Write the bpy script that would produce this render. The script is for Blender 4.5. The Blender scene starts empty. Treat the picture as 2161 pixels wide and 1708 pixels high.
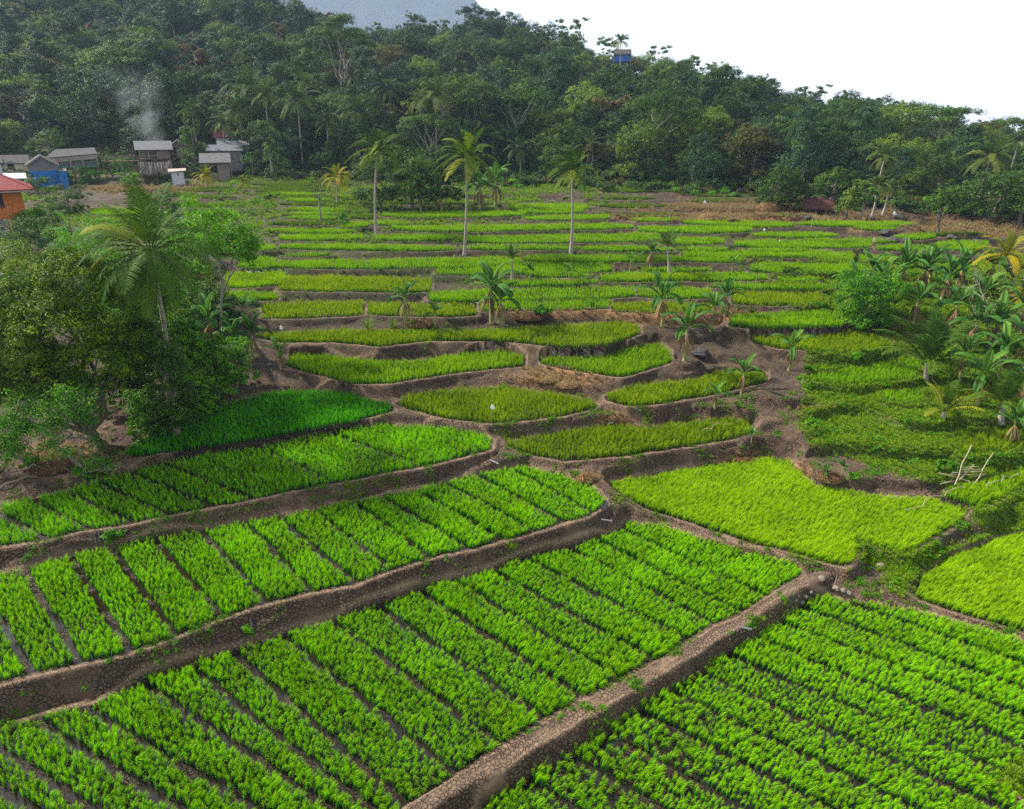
import bpy, math, random
import numpy as np
from mathutils import Vector, Matrix, noise as mnoise

# ------------------------------------------------------------------ camera, world, sun, exposure
SC = bpy.context.scene
COL = SC.collection
CAM_H, FPX, PITCH = 20.0, 1460.0, math.radians(22.0)      # focal length in pixels of a 2161 px wide frame
cam_data = bpy.data.cameras.new('camera')
cam_data.sensor_width = 36.0
cam_data.lens = 36.0 * FPX / 2161.0
cam_data.clip_start, cam_data.clip_end = 0.5, 9000.0
cam = bpy.data.objects.new('camera', cam_data)
cam.location = (0, 0, CAM_H)
cam.rotation_euler = (math.pi / 2 - PITCH, 0, 0)
COL.objects.link(cam)
SC.camera = cam

SUN_EL, SUN_AZ = math.radians(42.0), math.radians(-66.0)   # azimuth from +Y (view direction), negative = left
world = bpy.data.worlds.new('World')
SC.world = world
world.use_nodes = True
wn = world.node_tree
bg = wn.nodes['Background']
sky = wn.nodes.new('ShaderNodeTexSky')
sky.sky_type = 'NISHITA'
sky.sun_disc = False
sky.sun_elevation = SUN_EL
sky.sun_rotation = SUN_AZ
sky.air_density, sky.dust_density, sky.ozone_density = 1.0, 1.0, 1.0
bw = wn.nodes.new('ShaderNodeRGBToBW')
mixw = wn.nodes.new('ShaderNodeMix')
mixw.data_type = 'RGBA'
mixw.inputs[0].default_value = 0.5                          # thin bright overcast: the sky's own blue mostly washed out
wn.links.new(sky.outputs[0], bw.inputs[0])
wn.links.new(sky.outputs[0], mixw.inputs[6])
wn.links.new(bw.outputs[0], mixw.inputs[7])
cloud = wn.nodes.new('ShaderNodeMix')                        # a bright, even veil of cloud over the Nishita sky
cloud.data_type = 'RGBA'
cloud.inputs[0].default_value = 0.6
cloud.inputs[7].default_value = (2.55, 2.6, 2.7, 1)
wn.links.new(mixw.outputs[2], cloud.inputs[6])
wn.links.new(cloud.outputs[2], bg.inputs['Color'])
bg.inputs['Strength'].default_value = 0.15
world.cycles.sampling_method = 'AUTOMATIC'

sun_data = bpy.data.lights.new('sun', 'SUN')
sun_data.energy = 5.0
sun_data.angle = math.radians(4.0)
sun_data.color = (1.0, 0.93, 0.80)
sun = bpy.data.objects.new('sun', sun_data)
sdir = Vector((math.sin(SUN_AZ) * math.cos(SUN_EL), math.cos(SUN_AZ) * math.cos(SUN_EL), math.sin(SUN_EL)))
sun.rotation_euler = sdir.to_track_quat('Z', 'Y').to_euler()
sun.location = (0, 0, 300)
COL.objects.link(sun)

SC.view_settings.view_transform = 'Standard'
SC.view_settings.look = 'None'
SC.view_settings.gamma = 1.0
SC.view_settings.exposure = 1.45
SC.render.engine = 'CYCLES'
cy = SC.cycles
cy.max_bounces, cy.diffuse_bounces, cy.glossy_bounces, cy.transmission_bounces = 6, 2, 2, 3
cy.volume_bounces, cy.transparent_max_bounces = 0, 8
cy.caustics_reflective = cy.caustics_refractive = False
cy.sample_clamp_indirect = 2.5
cy.sample_clamp_direct = 5.0
cy.use_adaptive_sampling = True
cy.adaptive_threshold = 0.01
cy.use_denoising = False
try:
    cy.denoising_prefilter = 'ACCURATE'
except Exception:
    pass

rng = np.random.default_rng(7)
R = random.Random(11)

# ------------------------------------------------------------------ pixel <-> world
def ray(px, py):
    cx, c = (px - 1080.5) / FPX, -(py - 854.0) / FPX
    return np.array([cx, math.cos(PITCH) + c * math.sin(PITCH), -math.sin(PITCH) + c * math.cos(PITCH)])

def P(px, py, z):
    d = ray(px, py)
    t = (z - CAM_H) / d[2]
    return np.array([d[0] * t, d[1] * t])

def proj(x, y, z):
    z = z - CAM_H
    f = y * math.cos(PITCH) - z * math.sin(PITCH)
    u = y * math.sin(PITCH) + z * math.cos(PITCH)
    return 1080.5 + FPX * x / f, 854.0 - FPX * u / f, f

# ------------------------------------------------------------------ noise
def vnoise(x, y, seed=0):
    xi, yi = np.floor(x).astype(np.int64), np.floor(y).astype(np.int64)
    xf, yf = x - xi, y - yi
    xf, yf = xf * xf * (3 - 2 * xf), yf * yf * (3 - 2 * yf)
    def h(a, b):
        n = (a * 374761393 + b * 668265263 + seed * 974634777) & 0xffffffff
        n = ((n ^ (n >> 13)) * 1274126177) & 0xffffffff
        return ((n ^ (n >> 16)) & 0xffff) / 65535.0
    return (h(xi, yi) * (1 - xf) + h(xi + 1, yi) * xf) * (1 - yf) + (h(xi, yi + 1) * (1 - xf) + h(xi + 1, yi + 1) * xf) * yf

def fbm(x, y, seed=0, o=3):
    s, a, t = 0, 0.5, 0
    for k in range(o):
        s = s + a * vnoise(x * 2 ** k, y * 2 ** k, seed + k)
        t += a
        a *= 0.5
    return s / t - 0.5

def sstep(a, b, x):
    t = np.clip((x - a) / (b - a), 0, 1)
    return t * t * (3 - 2 * t)

# ------------------------------------------------------------------ rice fields: outline of each standing crop, level of its ground
# far = outline of the tops at the far side (left to right), near = foot of the crop at the near side (right to left)
F = []
def field(name, z, far, near, h=0.5, tint='mid', lod=1, furrows=None, water=False, label=None, ext=None):
    pts = [P(a, b, z + h * (0.85 if water or name in 'DE' else 0.55)) for a, b in far] + [P(a, b, z) for a, b in near]
    F.append(dict(name=name, z=z, poly=np.array(pts), h=h, tint=tint, lod=lod, furrows=furrows, water=water, label=label))
    return F[-1]

def furrow(z, L):
    out = []
    for a, b, c, d in L:
        p, q = P(a, b, z + 0.2), P(c, d, z + 0.1)
        v = (q - p)
        out.append((p - v * 0.35, q + v * 0.35))
    return out

field('A', 0.0,
      [(-400, 1650), (-260, 1600), (-120, 1570), (-40, 1545), (75, 1505), (190, 1480), (300, 1430), (400, 1395), (490, 1365), (600, 1330), (700, 1305), (790, 1272), (880, 1240), (950, 1222), (1040, 1198), (1110, 1175), (1200, 1150), (1310, 1115), (1330, 1095), (1400, 1108), (1480, 1130), (1600, 1165), (1680, 1190)],
      [(1688, 1215), (1615, 1262), (1560, 1292), (1510, 1320), (1455, 1352), (1385, 1398), (1310, 1435), (1235, 1475), (1155, 1515), (1060, 1572), (965, 1635), (860, 1705), (760, 1790), (600, 1900), (-100, 1900)],
      h=0.42, tint='bright', lod=0, water=True,
      furrows=furrow(0.0, [(-230, 1605, -70, 1708), (-330, 1640, -200, 1730), (-130, 1585, 60, 1708), (-30, 1560, 190, 1708), (75, 1520, 370, 1708), (190, 1500, 540, 1708), (300, 1440, 700, 1712), (400, 1405, 780, 1710), (490, 1375, 860, 1708), (600, 1345, 965, 1640), (700, 1310, 1060, 1580), (790, 1275, 1155, 1525), (880, 1245, 1235, 1480), (955, 1225, 1310, 1440), (1040, 1203, 1385, 1400), (1110, 1180, 1455, 1355), (1200, 1155, 1510, 1325), (1255, 1138, 1560, 1295), (1310, 1115, 1615, 1265)]),
      label='bright green young rice in long beds between the cracked mud bank and the diagonal bund')
_b = field('B', -0.42,
      [(1020, 1687), (1125, 1610), (1300, 1506), (1400, 1450), (1505, 1385), (1610, 1306), (1659, 1272), (1695, 1258), (1750, 1250), (1830, 1265), (1940, 1285), (2050, 1315), (2161, 1345), (2260, 1372), (2500, 1458)],
      [(2500, 1640), (2220, 1570), (2161, 1590), (2110, 1650), (2161, 1720), (2161, 1900), (1000, 1900)],
      h=0.42, tint='bright', lod=0, water=True, label='bright green rice in oblique rows below the diagonal bund')
_o = P(1740, 1270, -0.6); _v = np.array([math.cos(math.radians(-36)), math.sin(math.radians(-36))]); _n = np.array([-_v[1], _v[0]])
_b['furrows'] = [(_o - _n * k * 1.62 - _v * 40, _o - _n * k * 1.62 + _v * 40) for k in range(-1, 16)]
field('C', 0.98,
      [(-400, 1290), (-120, 1225), (-30, 1210), (50, 1195), (160, 1165), (230, 1150), (320, 1130), (440, 1108), (580, 1085), (640, 1075), (730, 1055), (810, 1040), (870, 1030), (940, 1010), (1060, 985), (1110, 980), (1180, 995), (1240, 1020), (1275, 1045)],
      [(1275, 1068), (1240, 1092), (1120, 1127), (900, 1182), (825, 1207), (740, 1237), (650, 1257), (560, 1277), (465, 1307), (370, 1347), (275, 1377), (160, 1405), (70, 1425), (-40, 1455), (-150, 1490), (-400, 1575)],
      h=0.42, tint='bright', lod=0, water=True,
      furrows=furrow(0.98, [(-210, 1275, -150, 1460), (-300, 1290, -250, 1500), (-120, 1265, -40, 1430), (-40, 1240, 60, 1415), (50, 1205, 170, 1400), (145, 1170, 275, 1375), (230, 1155, 370, 1340), (320, 1135, 465, 1300), (410, 1110, 560, 1270), (510, 1095, 655, 1250), (580, 1085, 740, 1225), (655, 1075, 820, 1200), (730, 1050, 900, 1175), (800, 1045, 970, 1150), (870, 1030, 1045, 1135), (930, 1015, 1120, 1120), (1000, 1000, 1180, 1100), (1070, 985, 1240, 1080)]),
      label='bright green rice beds on the second terrace, between two cracked mud banks')
field('D', 1.75,
      [(-400, 1140), (-120, 1085), (-30, 1075), (50, 1050), (140, 1030), (205, 1010), (270, 990), (345, 972), (410, 955), (540, 932), (680, 905), (800, 892), (900, 893), (1000, 905), (1035, 920)],
      [(1035, 950), (960, 972), (890, 988), (700, 1023), (600, 1042), (525, 1058), (440, 1072), (355, 1092), (270, 1107), (180, 1121), (95, 1143), (-30, 1162), (-120, 1185), (-400, 1250)],
      h=0.42, tint='bright', lod=1,
      furrows=furrow(1.75, [(-110, 1095, 0, 1160), (-200, 1110, -100, 1180), (-300, 1130, -200, 1205), (-20, 1075, 95, 1135), (60, 1050, 180, 1115), (135, 1035, 270, 1100), (205, 1015, 355, 1088), (272, 995, 440, 1066), (340, 975, 525, 1050), (540, 938, 700, 1020), (680, 908, 890, 985)]),
      label='bright green rice beds on the third terrace below the dark green field')
field('E', 2.35,
      [(245, 965), (300, 920), (380, 882), (470, 850), (560, 826), (650, 820), (720, 822), (770, 835), (825, 848)],
      [(830, 872), (700, 902), (560, 927), (420, 948), (330, 962), (250, 972)],
      h=0.45, tint='dark', lod=1, label='deep green young rice in the field beside the brown mound')
field('Fo', 2.35,
      [(835, 845), (880, 830), (980, 818), (1070, 817), (1180, 830), (1255, 846)],
      [(1257, 864), (1180, 882), (1030, 896), (950, 888), (860, 865)],
      h=0.54, tint='olive', lod=1, label='olive green rice in the lens shaped field with a white bag scarer')
field('G1', 3.25,
      [(605, 762), (620, 748), (680, 748), (740, 758), (820, 760), (900, 757), (1000, 745), (1060, 740), (1105, 753)],
      [(1105, 776), (1040, 781), (950, 792), (820, 812), (740, 812), (660, 792), (605, 774)],
      h=0.54, tint='yellowish', lod=1, label='yellow green rice on the long terrace above the dark green field')
field('G2', 3.3,
      [(1140, 753), (1200, 748), (1260, 746), (1330, 736), (1390, 727), (1415, 740)],
      [(1417, 766), (1360, 787), (1310, 799), (1220, 787), (1143, 771)],
      h=0.54, tint='yellowish', lod=1, label='yellow green rice on the short terrace with bananas at its right end')
field('G3', 2.6,
      [(1278, 830), (1340, 815), (1450, 800), (1540, 782), (1615, 787)],
      [(1615, 810), (1500, 838), (1380, 857), (1330, 860), (1280, 847)],
      h=0.54, tint='olive', lod=1, label='olive rice on the terrace beneath the two banana plants')
field('I', 1.5,
      [(1065, 930), (1130, 918), (1230, 905), (1290, 895), (1350, 903), (1450, 893), (1530, 883), (1585, 892)],
      [(1583, 922), (1500, 938), (1400, 952), (1300, 967), (1190, 976), (1110, 960), (1065, 943)],
      h=0.54, tint='olive', lod=1, label='olive rice on the curved terrace above the eroded brown bank')
field('J', 0.38,
      [(1290, 1018), (1400, 998), (1500, 983), (1620, 968), (1665, 973), (1680, 998), (1720, 1027), (1800, 1037), (1900, 1050), (1985, 1050), (2040, 1048)],
      [(2050, 1085), (1990, 1122), (1900, 1173), (1870, 1165), (1808, 1142), (1797, 1190), (1780, 1198), (1600, 1153), (1480, 1113), (1380, 1083), (1310, 1053), (1290, 1036)],
      h=0.5, tint='lime', lod=0, label='lime green rice in the broad crescent shaped field')
field('K', 0.9,
      [(1985, 1042), (2040, 1022), (2100, 1010), (2161, 988), (2230, 975)],
      [(2230, 1000), (2161, 1030), (2100, 1056), (2055, 1078), (2030, 1062)],
      h=0.5, tint='lime', lod=1, label='lime green rice strip beside the pile of bamboo poles')
field('Lr', -0.3,
      [(1925, 1245), (1955, 1207), (2040, 1162), (2161, 1122), (2260, 1090), (2500, 1015)],
      [(2500, 1430), (2280, 1362), (2161, 1337), (2050, 1303), (1940, 1268)],
      h=0.5, tint='lime', lod=0, label='lime green rice in the field cut by the right edge, past the water gate')
field('H', 4.25,
      [(540, 705), (650, 697), (800, 697), (1000, 695), (1080, 692), (1200, 685), (1310, 679), (1347, 688)],
      [(1350, 707), (1280, 733), (1180, 735), (1080, 724), (900, 722), (800, 734), (700, 725), (600, 725), (540, 715)],
      h=0.54, tint='olive', lod=1, label='yellow olive rice on the longest terrace, under the bare earth with bananas')
field('Rb', 1.7,
      [(2015, 945), (2060, 918), (2161, 905), (2230, 900)],
      [(2230, 950), (2161, 950), (2100, 962), (2030, 965)],
      h=0.54, tint='olive', lod=1, label='olive rice in the small field cut by the right edge above the bamboo pile')
field('Rc', 3.85,
      [(1580, 712), (1640, 697), (1760, 695), (1840, 708), (1870, 722)],
      [(1868, 735), (1800, 748), (1740, 748), (1650, 738), (1585, 725)],
      h=0.54, tint='olive', lod=1, label='olive rice in the oval field behind the lone banana plant')
field('Rd', 3.0,
      [(1703, 795), (1780, 782), (1860, 765), (1935, 757)],
      [(1935, 800), (1860, 813), (1790, 816), (1705, 806)],
      h=0.5, tint='mid', lod=1, label='green rice on the terrace at the foot of the young coconut palm')

_LY = [(340, 10.8), (370, 9.8), (400, 9.0), (450, 8.0), (500, 7.1), (550, 6.5), (600, 5.85), (660, 5.15), (740, 4.3), (800, 3.4), (860, 2.5)]
def LV(py):
    return float(np.interp(py, [a for a, b in _LY], [b for a, b in _LY]))

def strip(x0, x1, yt, yb, tint='mid', dy=0.0, w=1.5, lod=2, h=0.54):
    """a thin terrace seen almost edge on; dy tilts it, w is how much its rims wander"""
    yt -= 2.0; yb += 0.5 if yb < 600 else 2.5
    n = max(4, int((x1 - x0) / 70) + 2)
    ph = R.random() * 6
    xs = [x0 + (x1 - x0) * k / (n - 1) for k in range(n)]
    off = lambda x, k: dy * ((x - x0) / (x1 - x0) - 0.5) + w * math.sin(x / 90.0 + ph + k)
    far = [(x, (yt + (2.5 if i in (0, n - 1) else 0)) + off(x, 0.4)) for i, x in enumerate(xs)]
    near = [(x, (yb - (3 if i in (0, n - 1) else 0)) + off(x, 0)) for i, x in enumerate(xs)][::-1]
    field('s', LV(yb) + 0.0, far, near, h=h, tint=tint, lod=lod)

for a in [(555, 768, 640, 672, 'olive', -6), (775, 1005, 640, 668, 'olive'), (1012, 1287, 632, 657, 'mid', -8), (1292, 1500, 640, 662, 'olive'),
          (905, 1340, 610, 634, 'mid', -6), (1345, 1500, 608, 630, 'mid'), (1545, 1732, 614, 645, 'olive'), (1540, 1780, 660, 692, 'mid'),
          (588, 910, 585, 617, 'olive'), (478, 605, 575, 608, 'yellowish', -8), (420, 586, 615, 636, 'mid'), (1265, 1620, 578, 597, 'mid', -4), (1640, 1725, 584, 598, 'mid'),
          (585, 1100, 548, 568, 'mid', -6), (1105, 1450, 540, 556, 'mid', -3), (920, 1290, 558, 582, 'mid', -10), (500, 585, 545, 570, 'mid'), (1583, 1877, 558, 580, 'mid'),
          (590, 962, 518, 531, 'mid'), (1228, 1420, 521, 534, 'mid'), (1440, 1573, 545, 558, 'mid'), (1440, 1800, 531, 547, 'mid', -4), (1727, 1884, 541, 556, 'mid'),
          (500, 582, 516, 532, 'mid'), (791, 975, 497, 512, 'mid'), (968, 1395, 497, 514, 'mid', -3), (1400, 1530, 503, 520, 'mid'), (1547, 1840, 509, 526, 'mid', 4),
          (590, 768, 497, 511, 'mid'), (560, 750, 484, 495, 'mid'), (825, 1338, 476, 489, 'mid', -3), (1345, 1587, 478, 493, 'mid'), (1590, 1767, 492, 504, 'mid', 3),
          (721, 778, 470, 483, 'mid'), (781, 866, 466, 479, 'mid'), (1440, 1677, 467, 480, 'mid', 4), (1683, 1925, 468, 480, 'mid'), (1887, 1975, 495, 507, 'mid'), (1975, 2085, 510, 530, 'mid'),
          (805, 1115, 448, 460, 'mid'), (1108, 1288, 455, 467, 'mid'), (1075, 1238, 430, 445, 'mid'), (1090, 1230, 441, 452, 'mid'),
          (600, 720, 456, 464, 'mid'), (600, 735, 441, 449, 'mid'), (590, 730, 428, 436, 'dull'), (560, 735, 415, 422, 'dull'), (540, 700, 401, 408, 'dull'), (520, 690, 388, 395, 'dull'),
          (190, 300, 440, 455, 'mid'), (1430, 1600, 424, 430, 'dull'), (1440, 1590, 412, 418, 'dull'), (1400, 1540, 400, 407, 'dull'), (1800, 1900, 482, 490, 'mid'), (1690, 1900, 505, 514, 'mid', 3),
          (600, 700, 536, 545, 'mid'), (740, 900, 408, 414, 'dull'), (330, 480, 446, 454, 'mid'), (1240, 1400, 402, 407, 'dull'), (520, 700, 395, 401, 'dull'), (600, 720, 448, 455, 'mid'), (590, 710, 421, 427, 'mid'), (550, 700, 408, 414, 'mid'), (1110, 1240, 576, 590, 'mid'), (740, 800, 456, 464, 'dull'), (560, 720, 469, 477, 'dull'), (1300, 1440, 452, 460, 'dull'), (1330, 1440, 462, 470, 'mid'), (970, 1225, 520, 531, 'mid'),
          (1290, 1500, 582, 596, 'olive'), (1425, 1540, 521, 532, 'mid'), (1560, 1720, 526, 534, 'mid'), (1850, 1975, 520, 532, 'mid'), (1900, 1990, 540, 550, 'mid'), (620, 720, 380, 385, 'dull'), (380, 520, 398, 405, 'dull'), (350, 510, 414, 421, 'dull'), (330, 500, 430, 438, 'dull'), (200, 330, 462, 472, 'mid'),
          (740, 1070, 428, 434, 'dull'), (1250, 1420, 432, 439, 'dull'), (1240, 1400, 416, 422, 'dull'), (1600, 1700, 452, 458, 'dull'), (1930, 2080, 492, 500, 'dull'), (1500, 1760, 600, 611, 'mid'), (1000, 1260, 592, 603, 'mid'), (1350, 1500, 566, 576, 'mid'),
          (1867, 1950, 826, 852, 'mid'), (1960, 2090, 826, 858, 'olive')]:
    a = list(a)
    strip(*a)
F[-1]['z'] = F[-2]['z'] = 2.55

for f in F:
    p = f['poly']
    f['bb'] = (p[:, 0].min(), p[:, 0].max(), p[:, 1].min(), p[:, 1].max())

def seg_dist(x, y, a, b):
    v = b - a
    t = np.clip(((x - a[0]) * v[0] + (y - a[1]) * v[1]) / (v @ v + 1e-9), 0, 1)
    return np.hypot(x - a[0] - t * v[0], y - a[1] - t * v[1])

def poly_sd(x, y, p):
    """signed distance, negative inside"""
    d = np.full(x.shape, 1e9)
    ins = np.zeros(x.shape, bool)
    n = len(p)
    for i in range(n):
        a, b = p[i], p[(i + 1) % n]
        d = np.minimum(d, seg_dist(x, y, a, b))
        c = (a[1] > y) != (b[1] > y)
        with np.errstate(divide='ignore', invalid='ignore'):
            xi = (b[0] - a[0]) * (y - a[1]) / (b[1] - a[1] + 1e-12) + a[0]
        ins ^= c & (x < xi)
    return np.where(ins, -d, d)

# ------------------------------------------------------------------ ground level away from the fields
# control points: pixel and level
CT = [(120, 900, 3.4), (60, 960, 2.9), (200, 830, 4.2), (290, 850, 3.9), (230, 900, 3.5), (300, 770, 4.6), (120, 780, 4.6), (400, 790, 4.7), (500, 780, 4.5), (450, 820, 4.0), (50, 1010, 2.6), (240, 960, 2.8),
      (40, 700, 5.2), (200, 650, 5.6), (0, 560, 6.6), (350, 650, 5.6), (450, 600, 6.1), (480, 720, 5.2), (100, 500, 7.2), (300, 500, 7.2), (100, 420, 8.6), (300, 420, 8.6), (10, 450, 8.0), (200, 395, 9.0),
      (60, 385, 9.2), (350, 375, 9.6), (500, 372, 9.7), (1500, 830, 3.8), (1530, 730, 4.9), (1470, 700, 5.3), (1450, 760, 4.8), (1600, 870, 3.3), (1650, 940, 2.3), (1640, 830, 4.0), (1700, 900, 3.0), (1800, 900, 2.7), (1900, 930, 2.4), (2000, 930, 2.5),
      (1780, 980, 2.0), (1900, 1000, 1.7), (1830, 1035, 1.5), (1940, 1035, 1.4), (2050, 990, 1.9), (1950, 880, 3.3), (2100, 860, 3.6), (1650, 760, 4.6), (1900, 760, 4.6), (2000, 740, 4.9), (2100, 720, 5.2), (2050, 640, 5.9), (1900, 650, 5.8),
      (2140, 600, 6.3), (2100, 1100, 0.4), (1990, 1150, 0.2), (1860, 1210, 0.1), (1850, 1190, 0.3), (2050, 1120, 0.6), (1700, 1215, 0.2), (2140, 1640, -0.8), (1230, 985, 1.9), (1280, 1000, 1.6), (1400, 975, 1.9), (1550, 950, 2.2),
      (1260, 880, 3.0), (1300, 880, 3.1), (1200, 800, 3.9), (1120, 790, 4.3), (1000, 670, 5.7), (1200, 665, 5.8), (1400, 680, 5.7), (850, 680, 5.7)]
CT = [(a, b, (z * 0.6 if 0 < z < 1 else (z * 0.78 if 1 <= z < 5 else (z - 0.9 if 5 <= z < 6.2 else z)))) for a, b, z in CT]
ctp = [np.append(P(a, b, z), z) for a, b, z in CT]
for f in F:
    c = f['poly'].mean(0)
    ctp.append(np.array([c[0], c[1], f['z']]))
    if f['bb'][1] - f['bb'][0] > 8:
        pp = f['poly']
        for k in range(0, len(pp), 3):
            q = c * 0.35 + pp[k] * 0.65
            ctp.append(np.array([q[0], q[1], f['z']]))
for y in (60, 80, 100, 120, 140):
    for q in (-1.1, -0.9, 0.9, 1.1):
        ctp.append(np.array([q * y, y, 5.6 + (y - 50) * 0.042]))
for q in (-0.5, -0.3, -0.1, 0.1, 0.3, 0.5):
    ctp.append(np.array([q * 130, 130, 9.3 - max(0, q) * 1.5]))
for x, y, z in [(-30, 5, 0), (0, 5, -1), (30, 5, -1), (-40, 22, 1.5), (-50, 35, 3.2), (45, 20, -1), (50, 35, 1)]:
    ctp.append(np.array([x, y, z], float))
ctp = np.array(ctp)

_sk = [(-900, -260), (-300, -200), (0, -130), (300, -95), (600, -60), (680, -20), (740, 20), (800, 40), (850, 50), (950, 44), (1080, 48), (1180, 62), (1240, 82), (1300, 92), (1400, 108), (1480, 152), (1600, 192), (1700, 212), (1800, 236), (1900, 262), (2000, 285), (2161, 302), (3000, 310)]
SKQ = np.array([(a - 1080.5) / FPX / math.cos(PITCH) for a, b in _sk])
SKE = np.array([ray(0, b)[2] / ray(0, b)[1] for a, b in _sk])
def hill(x, y):
    q = x / np.maximum(y, 1.0)
    px = q * FPX * math.cos(PITCH) + 1080.5
    y0 = np.interp(px, [0, 350, 700, 1080, 1500, 1800, 2161], [166, 168, 158, 150, 128, 112, 100])
    yr = np.interp(px, [0, 500, 760, 1080, 1400, 1800, 2161], [400, 360, 330, 320, 290, 240, 210])
    zb = np.interp(px, [0, 700, 1500, 2161], [10.3, 9.8, 9.0, 8.0])
    e = np.interp(q, SKQ, SKE)
    zr = CAM_H + yr * e - 13.0
    t = (y - y0) / (yr - y0)
    tt = np.clip(t, 0, 1)
    z = zb + (zr - zb) * (tt ** 0.92)
    nz = (fbm(x / 55, y / 55, 5) * 16 + fbm(x / 20, y / 20, 9) * 4) * sstep(0.0, 0.35, t) * (1 - 0.75 * sstep(0.7, 1.0, t))
    z = z + nz - np.maximum(t - 1, 0) * (yr - y0) * 0.22
    return z, t

def zbase(x, y):
    out = np.empty(x.shape)
    xf, yf, of = x.ravel(), y.ravel(), out.ravel()
    for s in range(0, xf.size, 60000):
        X, Y = xf[s:s + 60000, None], yf[s:s + 60000, None]
        w = 1.0 / (((X - ctp[:, 0]) ** 2 + ((Y - ctp[:, 1]) * 1.5) ** 2) + 0.15) ** 2
        of[s:s + 60000] = (w * ctp[:, 2]).sum(1) / w.sum(1)
    return of.reshape(x.shape)

def zfun(x, y, full=False):
    x, y = np.asarray(x, float), np.asarray(y, float)
    wx = x + fbm(x / 1.7, y / 1.7, 3) * 0.35
    wy = y + fbm(x / 1.7, y / 1.7, 13) * 0.35
    b = zbase(x, y)
    hz, t = hill(x, y)
    bq = b + fbm(x / 9, y / 9, 21) * 0.5
    fr = bq / 0.62 - np.floor(bq / 0.62)
    q = (np.floor(bq / 0.62) + sstep(0.72, 1.0, fr)) * 0.62
    wq = np.maximum(sstep(50, 62, y), sstep(10, 13, x) * sstep(28, 32, y)) * 0.95
    b = b + fbm(x / 3, y / 3, 31) * 0.35 + fbm(x / 0.8, y / 0.8, 41) * 0.12
    b = b * (1 - wq) + (q + fbm(x / 1.2, y / 1.2, 41) * 0.12) * wq
    m = sstep(-0.10, 0.03, t)
    b = b * (1 - m) + hz * m
    up = np.full(x.shape, 1e9)
    env = np.full(x.shape, -1e9)
    rim = np.full(x.shape, 9.0)
    inside = np.full(x.shape, -1)
    isd = np.zeros(x.shape)
    for i, f in enumerate(F):
        x0, x1, y0, y1 = f['bb']
        mg = 4.0
        m = (x > x0 - mg) & (x < x1 + mg) & (y > y0 - mg) & (y < y1 + mg)
        if not m.any():
            continue
        d = poly_sd(wx[m], wy[m], f['poly'])
        far = f['lod'] == 2
        bwid = 0.22 if not far else 0.30
        lip = 0.10
        if f['name'] == 'A':
            lip = 0.14
        e = f['z'] + lip - 1.45 * np.maximum(0, d - bwid - 0.12) + 0.03 * np.minimum(d, 0.3)
        u = f['z'] + lip + 1.9 * np.maximum(0, d - bwid * 0.7)
        sel = d > 0
        ev = env[m]; ev = np.where(sel & (e > ev), e, ev); env[m] = ev
        uv = up[m]; uv = np.where(sel & (u < uv), u, uv); up[m] = uv
        rv = rim[m]; rv = np.where(sel & (np.abs(d - 0.2) < rv), np.abs(d - 0.2), rv); rim[m] = rv
        iv = inside[m]; sv = isd[m]
        pick = (~sel)
        iv = np.where(pick, i, iv); sv = np.where(pick, d, sv)
        inside[m] = iv; isd[m] = sv
    z = np.maximum(np.minimum(b, up), env)
    # the raised bund that runs diagonally past field A: round crest well above both fields
    A = [P(a, c, 0.45) for a, c in BUND]
    dd = np.full(x.shape, 9.0)
    for k in range(len(A) - 1):
        dd = np.minimum(dd, seg_dist(wx, wy, A[k], A[k + 1]))
    bun = 0.36 - 2.3 * np.maximum(0, dd - 0.24) ** 1.5
    onb = (dd < 1.5) & (bun > z)
    z = np.where(onb, bun, z)
    rough = fbm(x / 0.6, y / 0.6, 51) * 0.17 + fbm(x / 0.16, y / 0.16, 61, 2) * 0.06
    z = z + rough * (1 - 0.6 * (rim < 0.15)) * sstep(200, 60, y)
    ins = inside >= 0
    zi = np.array([f['z'] for f in F] + [0.0])[inside]
    mud = fbm(x / 0.9, y / 0.9, 71) * 0.07 + fbm(x / 0.2, y / 0.2, 73, 2) * 0.04 - 0.01
    ins2 = ins & ~(onb)
    z = np.where(ins2, zi + mud * 0.7, z)
    if full:
        return z, inside, isd, rim, env, dd, t, ins2
    return z

BUND = [(1740, 1204), (1690, 1226), (1561, 1306), (1480, 1356), (1350, 1432), (1212, 1512), (1100, 1575), (985, 1638), (870, 1712), (760, 1795)]

def ground(px, py, near=12.0, far=430.0):
    """the ground point under a pixel (nearest crossing of the sight line)"""
    d = ray(px, py)
    ts = np.geomspace(near, far, 900) / d[1]
    zz = zfun(d[0] * ts, d[1] * ts)
    below = (CAM_H + d[2] * ts) < zz
    k = int(np.argmax(below)) if below.any() else len(ts) - 1
    k = max(k, 1)
    a, b = ts[k - 1], ts[k]
    t2 = np.linspace(a, b, 24)
    z2 = zfun(d[0] * t2, d[1] * t2)
    bl = (CAM_H + d[2] * t2) < z2
    j = int(np.argmax(bl)) if bl.any() else 23
    t = t2[j]
    return Vector((d[0] * t, d[1] * t, z2[j]))

def gz(x, y):
    return float(zfun(np.array([x], float), np.array([y], float))[0])

# ------------------------------------------------------------------ material helpers
def new_mat(name):
    m = bpy.data.materials.new(name)
    m.use_nodes = True
    nt = m.node_tree
    return m, nt, nt.nodes['Principled BSDF']

def N(nt, typ, **kw):
    n = nt.nodes.new(typ)
    for k, v in kw.items():
        if k == 'inp':
            for a, b in v.items():
                n.inputs[a].default_value = b
        else:
            setattr(n, k, v)
    return n

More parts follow.
